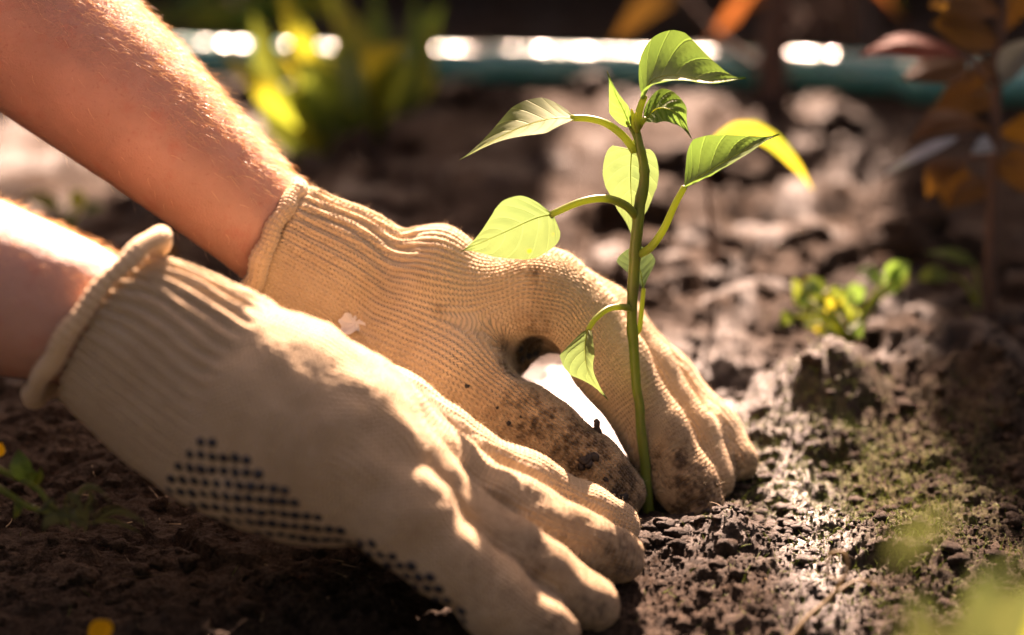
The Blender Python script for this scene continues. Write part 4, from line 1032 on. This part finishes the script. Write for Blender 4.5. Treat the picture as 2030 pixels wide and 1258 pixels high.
# knotweed sprig and wilted grass, lower left
k1 = plant('weed_sprig', 'green jointed weed sprig with one oval leaf at the left edge', 'weed', W(130, 1035, -.135))
for pts in ([(-40, 910, -.13), (10, 935, -.13), (70, 965, -.135), (100, 1000, -.138), (135, 1040, -.14)], [(-40, 945, -.14), (20, 980, -.14), (60, 1005, -.14), (115, 1018, -.14)]):
    stalk(k1, pts, 0.0016, 0.0012, M_PET)
strap(k1, [(58, 960, -.132), (45, 935, -.135), (38, 915, -.135), (36, 890, -.13)], 0.0055, M_LEAF, turn=0.3, tip=0.95, base=0.5)
strap(k1, [(62, 955, -.135), (60, 940, -.14), (60, 925, -.14)], 0.003, M_LEAF, turn=0.2)
strap(k1, [(34, 990, -.14), (32, 1010, -.142), (28, 1028, -.142)], 0.003, M_GRN, turn=0.6)
strap(k1, [(70, 962, -.135), (78, 945, -.138), (82, 925, -.138)], 0.002, M_GRN, turn=0.2)
M_WILT = leaf_mat('wilted_grass', (0.06, 0.07, 0.03), (0.2, 0.2, 0.06), tfac=0.35, rough=0.6)
k2 = plant('wilted_grass', 'tuft of wilted dull green grass lying below the near glove', 'grass tuft', W(170, 1060, -.145))
for j in range(15):
    x0, y0 = 150+random.uniform(-30, 40), 1040+random.uniform(-25, 25); a = random.uniform(-0.6, 3.7); L = random.uniform(50, 120)
    strap(k2, [(x0, y0, -.150), (x0+L*.4*math.cos(a), y0-L*.35*math.sin(a)-18, -.150), (x0+L*.8*math.cos(a), y0-L*.4*math.sin(a)-8, -.152), (x0+L*math.cos(a)+8, y0-L*.25*math.sin(a)+12, -.154)], random.uniform(.0012, .0024), M_WILT, turn=random.uniform(0, 1.5), nt=14, ns=2)
N = NT('yellow_petal'); M_PETAL = N.done(N.n('MixShader', Fac=0.5, i1=N.pbsdf(Base__Color=(0.75, 0.38, 0.02), Roughness=0.5), i2=N.n('BsdfTranslucent', Color=(0.9, 0.5, 0.03)).outputs[0]).outputs[0])
def single(name, lab, cat, pts, w, m, **kw):
    o = strap(None, pts, w, m, name=name, **kw); return tag(o, lab, cat)
single('fallen_petal', 'orange-yellow petal on dark soil at the bottom edge', 'petal', [(188, 1290, -.20), (195, 1262, -.205), (205, 1240, -.21), (214, 1228, -.21)], 0.0055, M_PETAL, turn=0.2, tip=0.9, base=0.4, nt=12)
single('fallen_petal', 'small yellow petal at the left edge below the near cuff', 'petal', [(-14, 905, -.12), (-4, 890, -.12), (4, 876, -.12)], 0.004, M_PETAL, turn=0.2, nt=10)

# leaves close to the lens, lower right
f1 = plant('foreground_weed', 'large blurred dull green leaves in the bottom right corner', 'weed', (0.17, -0.52, 0.0))
for pts, w, m, tn in (
        ([(1900, 1480, -.52), (1930, 1360, -.52), (1985, 1250, -.52), (2080, 1140, -.52)], 0.016, M_FORE, 0.2),
        ([(1860, 1480, -.50), (1850, 1340, -.50), (1838, 1250, -.50), (1812, 1170, -.50)], 0.007, M_FORE, 0.3),
        ([(1960, 1480, -.50), (1975, 1320, -.50), (1990, 1210, -.50), (1930, 1120, -.50)], 0.011, M_FORE, 0.5),
        ([(1990, 1480, -.48), (1950, 1250, -.48), (1970, 1150, -.48), (2060, 1090, -.48)], 0.009, M_FORE, 0.8),
        ([(2030, 1480, -.47), (2030, 1330, -.47), (2040, 1250, -.47), (2010, 1170, -.47)], 0.012, M_YEL, 0.3),
        ([(1920, 1480, -.54), (1890, 1330, -.54), (1860, 1260, -.54), (1770, 1220, -.54)], 0.008, M_FORE, 0.4)):
    strap(f1, pts, w, m, turn=tn, tip=0.9, base=0.4)
stalk(f1, [(1920, 1560, -.52), (1915, 1480, -.52), (1905, 1360, -.52)], 0.003, 0.002, M_PET)
f2 = plant('foreground_weed', 'faint blurred leaf hovering over the lit mound, lower right', 'weed', (0.10, -0.55, 0.0))
strap(f2, [(1770, 1110, -.55), (1810, 1070, -.55), (1850, 1035, -.55), (1900, 1015, -.55)], 0.0042, M_FORE, turn=0.3, tip=0.9, base=0.4)
stalk(f2, [(1790, 1600, -.55), (1775, 1350, -.55), (1770, 1110, -.55)], 0.0008, 0.0006, M_FORE)
N = NT('dry_stalk'); M_DRY = N.done(N.n('MixShader', Fac=0.3, i1=N.pbsdf(Base__Color=(0.20, 0.14, 0.06), Roughness=0.6), i2=N.n('BsdfTranslucent', Color=(0.3, 0.2, 0.06)).outputs[0]).outputs[0])
c1 = plant('curled_tendril', 'dry yellow curled tendril on the soil, lower right', 'tendril', W(1600, 1240, -.17))
stalk(c1, [(1560, 1275, -.19), (1600, 1225, -.18), (1650, 1180, -.17), (1680, 1130, -.165), (1672, 1095, -.16), (1645, 1100, -.16), (1640, 1140, -.165), (1668, 1150, -.17)], 0.0011, 0.0006, M_DRY, 'tendril_stalk')
stalk(c1, [(1650, 1180, -.17), (1700, 1150, -.16), (1740, 1160, -.16)], 0.0008, 0.0005, M_DRY, 'tendril_stalk')

# moss, tiny seedlings: nobody could count them
rg = np.random.default_rng(5); n = 4200
mxy = np.concatenate([rg.normal([0.115, 0.03], [0.045, 0.06], (n-1500, 2)), rg.normal([0.13, -0.14], [0.05, 0.05], (1200, 2)), rg.uniform([-0.4, -0.25], [0.45, 0.5], (300, 2))])
mz = H(mxy[:, 0], mxy[:, 1]); root = np.stack([mxy[:, 0], mxy[:, 1], mz-0.0005], 1)
fv, ff = fibers(root, rg.normal(size=(n, 3))*0.6+[0, 0, 1], rg.normal(size=(n, 3))+[0, 0, 0.3], rg.uniform(.002, .009, n), rg.uniform(.00012, .00035, n), 3)
tag(mesh('moss', fv, ff, M_GRN), 'fine moss and tiny seedlings on the sunlit soil', 'moss', kind='stuff')

n = 420
lxy = rg.uniform([-0.42, -0.24], [0.42, 0.8], (n, 2)); lz = H(lxy[:, 0], lxy[:, 1])
lroot = np.stack([lxy[:, 0], lxy[:, 1], lz+0.001], 1); ld = rg.normal(size=(n, 3))*[1, 1, 0.25]
lv_, lf_ = fibers(lroot, ld, ld+rg.normal(size=(n, 3))*0.7*[1, 1, .4], rg.uniform(.006, .03, n)*rg.uniform(.4, 1, n), rg.uniform(.0002, .0006, n), 4)
N = NT('dry_straw'); M_STRAW = N.done(N.pbsdf(Base__Color=N.mix(N.noise(N.obj(), 40), (0.10, 0.06, 0.03), (0.30, 0.21, 0.11)), Roughness=0.7))
tag(mesh('root_litter', lv_, lf_, M_STRAW), 'fine dry roots and straw bits scattered on the soil', 'litter', kind='stuff')

# scrap stuck to the far glove
loc, nor = stick(bvhF, 705, 642); nor = Vector((-CF*0.85+CU*0.35)).normalized()
N = NT('white_petal'); M_WPET = N.done(N.n('MixShader', Fac=0.3, i1=N.pbsdf(Base__Color=(0.80, 0.76, 0.74), Roughness=0.6, Normal=N.bump(N.noise(N.obj(), 120, 3), 0.4, 0.001)), i2=N.n('BsdfTranslucent', Color=(0.8, 0.75, 0.7)).outputs[0]).outputs[0])
tq = nor.to_track_quat('Z', 'Y').to_matrix(); ang = np.linspace(0, 2*np.pi, 48, endpoint=False)
ex = Vector(CR)-nor*nor.dot(Vector(CR)); ex.normalize(); ey = nor.cross(ex)
rr_ = 0.0064*(1+0.20*np.sin(2*ang+0.6)+0.14*np.sin(3*ang+1)+0.08*np.sin(5*ang)+0.05*np.sin(9*ang))
wv = [loc+ex*(math.cos(a_)*r_*q_*1.35)+ey*(math.sin(a_)*r_*q_)+nor*(0.0018+0.0022*math.sin(a_*3+1)*q_*q_+0.0012*math.sin(a_*7+q_*5)*q_) for q_ in (0.0, 0.33, 0.66, 1.0) for a_, r_ in zip(ang, rr_)]
wf = [(48*k+i, 48*k+(i+1) % 48, 48*(k+1)+(i+1) % 48, 48*(k+1)+i) for k in range(3) for i in range(48)]
tag(mesh('white_scrap', np.array([tuple(p) for p in wv]), wf, M_WPET), 'crumpled white petal scrap stuck to the side of the far glove', 'petal')
# crumbs of soil stuck to the thumb
N = NT('wet_soil_crumb'); M_CRUMB = N.done(N.pbsdf(Base__Color=(0.02, 0.012, 0.009), Roughness=0.6, Normal=N.bump(N.noise(N.obj(), 500, 4), 0.6, 0.001)))
parts = []
for px, py, s in ((925, 765, .0018), (1008, 838, .0022), (1160, 912, .0040), (1176, 906, .0034), (1152, 924, .0028), (1166, 920, .003), (985, 808, .0014), (1032, 826, .0009), (1200, 950, .002), (1215, 975, .003), (1235, 985, .004), (1400, 1015, .003), (1370, 1022, .003), (1420, 1005, .002)):
    lc, nr_ = stick(bvhF, px, py)
    if lc is None: continue
    v, f = random.choice(BL); parts.append((v*s*np.array([.7, .5, 1.0])+np.array(lc), f))
V_, F_ = join(parts)
tag(mesh('dirt_crumbs', V_, F_, M_CRUMB), 'dark soil crumbs clinging to the far glove thumb', 'soil', kind='stuff')
sn_ = bvhF.find_nearest(Vector(W(1184, 868, -.002)))
v, f = tube(spline([np.array(sn_[0])-[0, 0, .003], np.array(W(1184, 850, -.004)), np.array(W(1183, 832, -.004))], 10), np.array([2.2, 2.3, 2.0, 2.1, 2.3, 1.9, 2.0, 2.1, 1.9, 1.6])*0.001, 8)
tag(mesh('bark_sliver', v+0.0005*np.stack([vnoise(v*700, 1), vnoise(v*700, 2), vnoise(v*700, 3)], 1), f, M_CRUMB), 'dark upright sliver of bark standing on the far glove thumb', 'bark')

# leafy plants beyond the bed, with unseen clumps added to block sun and sky
rg = np.random.default_rng(9); pts = []
def mass(n, x0, x1, y0, y1, hmax, hmin=0.02):
    p = np.stack([rg.uniform(x0, x1, n), rg.uniform(y0, y1, n), hmin+rg.uniform(0, 1, n)**0.85*(hmax-hmin)], 1)
    k = vnoise(p*np.array([3.0, 3.0, 2.5]), 91)+0.55
    return p[k > 0]
hp_ = np.concatenate([mass(7500, -2.2, -0.45, 2.0, 2.6, 1.33), mass(8000, -0.80, -0.07, 2.05, 2.45, 1.67, 1.34), mass(3000, -0.10, 0.05, 2.05, 2.45, 1.40, 1.12), mass(7000, -0.6, 0.8, 1.5, 1.75, 0.30), mass(9500, -0.6, 0.9, 2.7, 3.1, 0.97), mass(16000, 0.35, 2.4, 1.95, 2.6, 1.80),  # heights and gaps shaped for where sun reaches the bed
                      mass(15000, -3.4, 3.2, -3.1, -2.3, 2.0), mass(7000, -3.4, -2.6, -2.4, 2.0, 1.6), mass(7000, 2.4, 3.2, -2.4, 2.0, 1.8)])  # masses behind and beside the camera, added to cut sky fill
n = len(hp_); T = nrm(rg.normal(size=(n, 3))+[0, 0, -0.2]); sd = nrm(np.cross(T, nrm(rg.normal(size=(n, 3))))); L = rg.uniform(.05, .10, n)[:, None]; wd = L*0.30
nn3 = np.cross(T, sd)
V = np.stack([hp_-T*L*.5, hp_-sd*wd-nn3*L*.06, hp_+T*L*.5-nn3*L*.1, hp_+sd*wd-nn3*L*.06], 1).reshape(-1, 3)
F = np.arange(4*n).reshape(n, 4)
uvh = np.tile(np.array([[0, 0, 0], [.5, -1, 0], [1, 0, 0], [.5, 1, 0]]), (n, 1))
tag(mesh('shade_foliage', V, F, M_DARK, smooth=False, attrs={'leafuv': uvh}), 'dark leafy plants round the bed, unseen and partly added for shade', 'shade_foliage', kind='stuff')
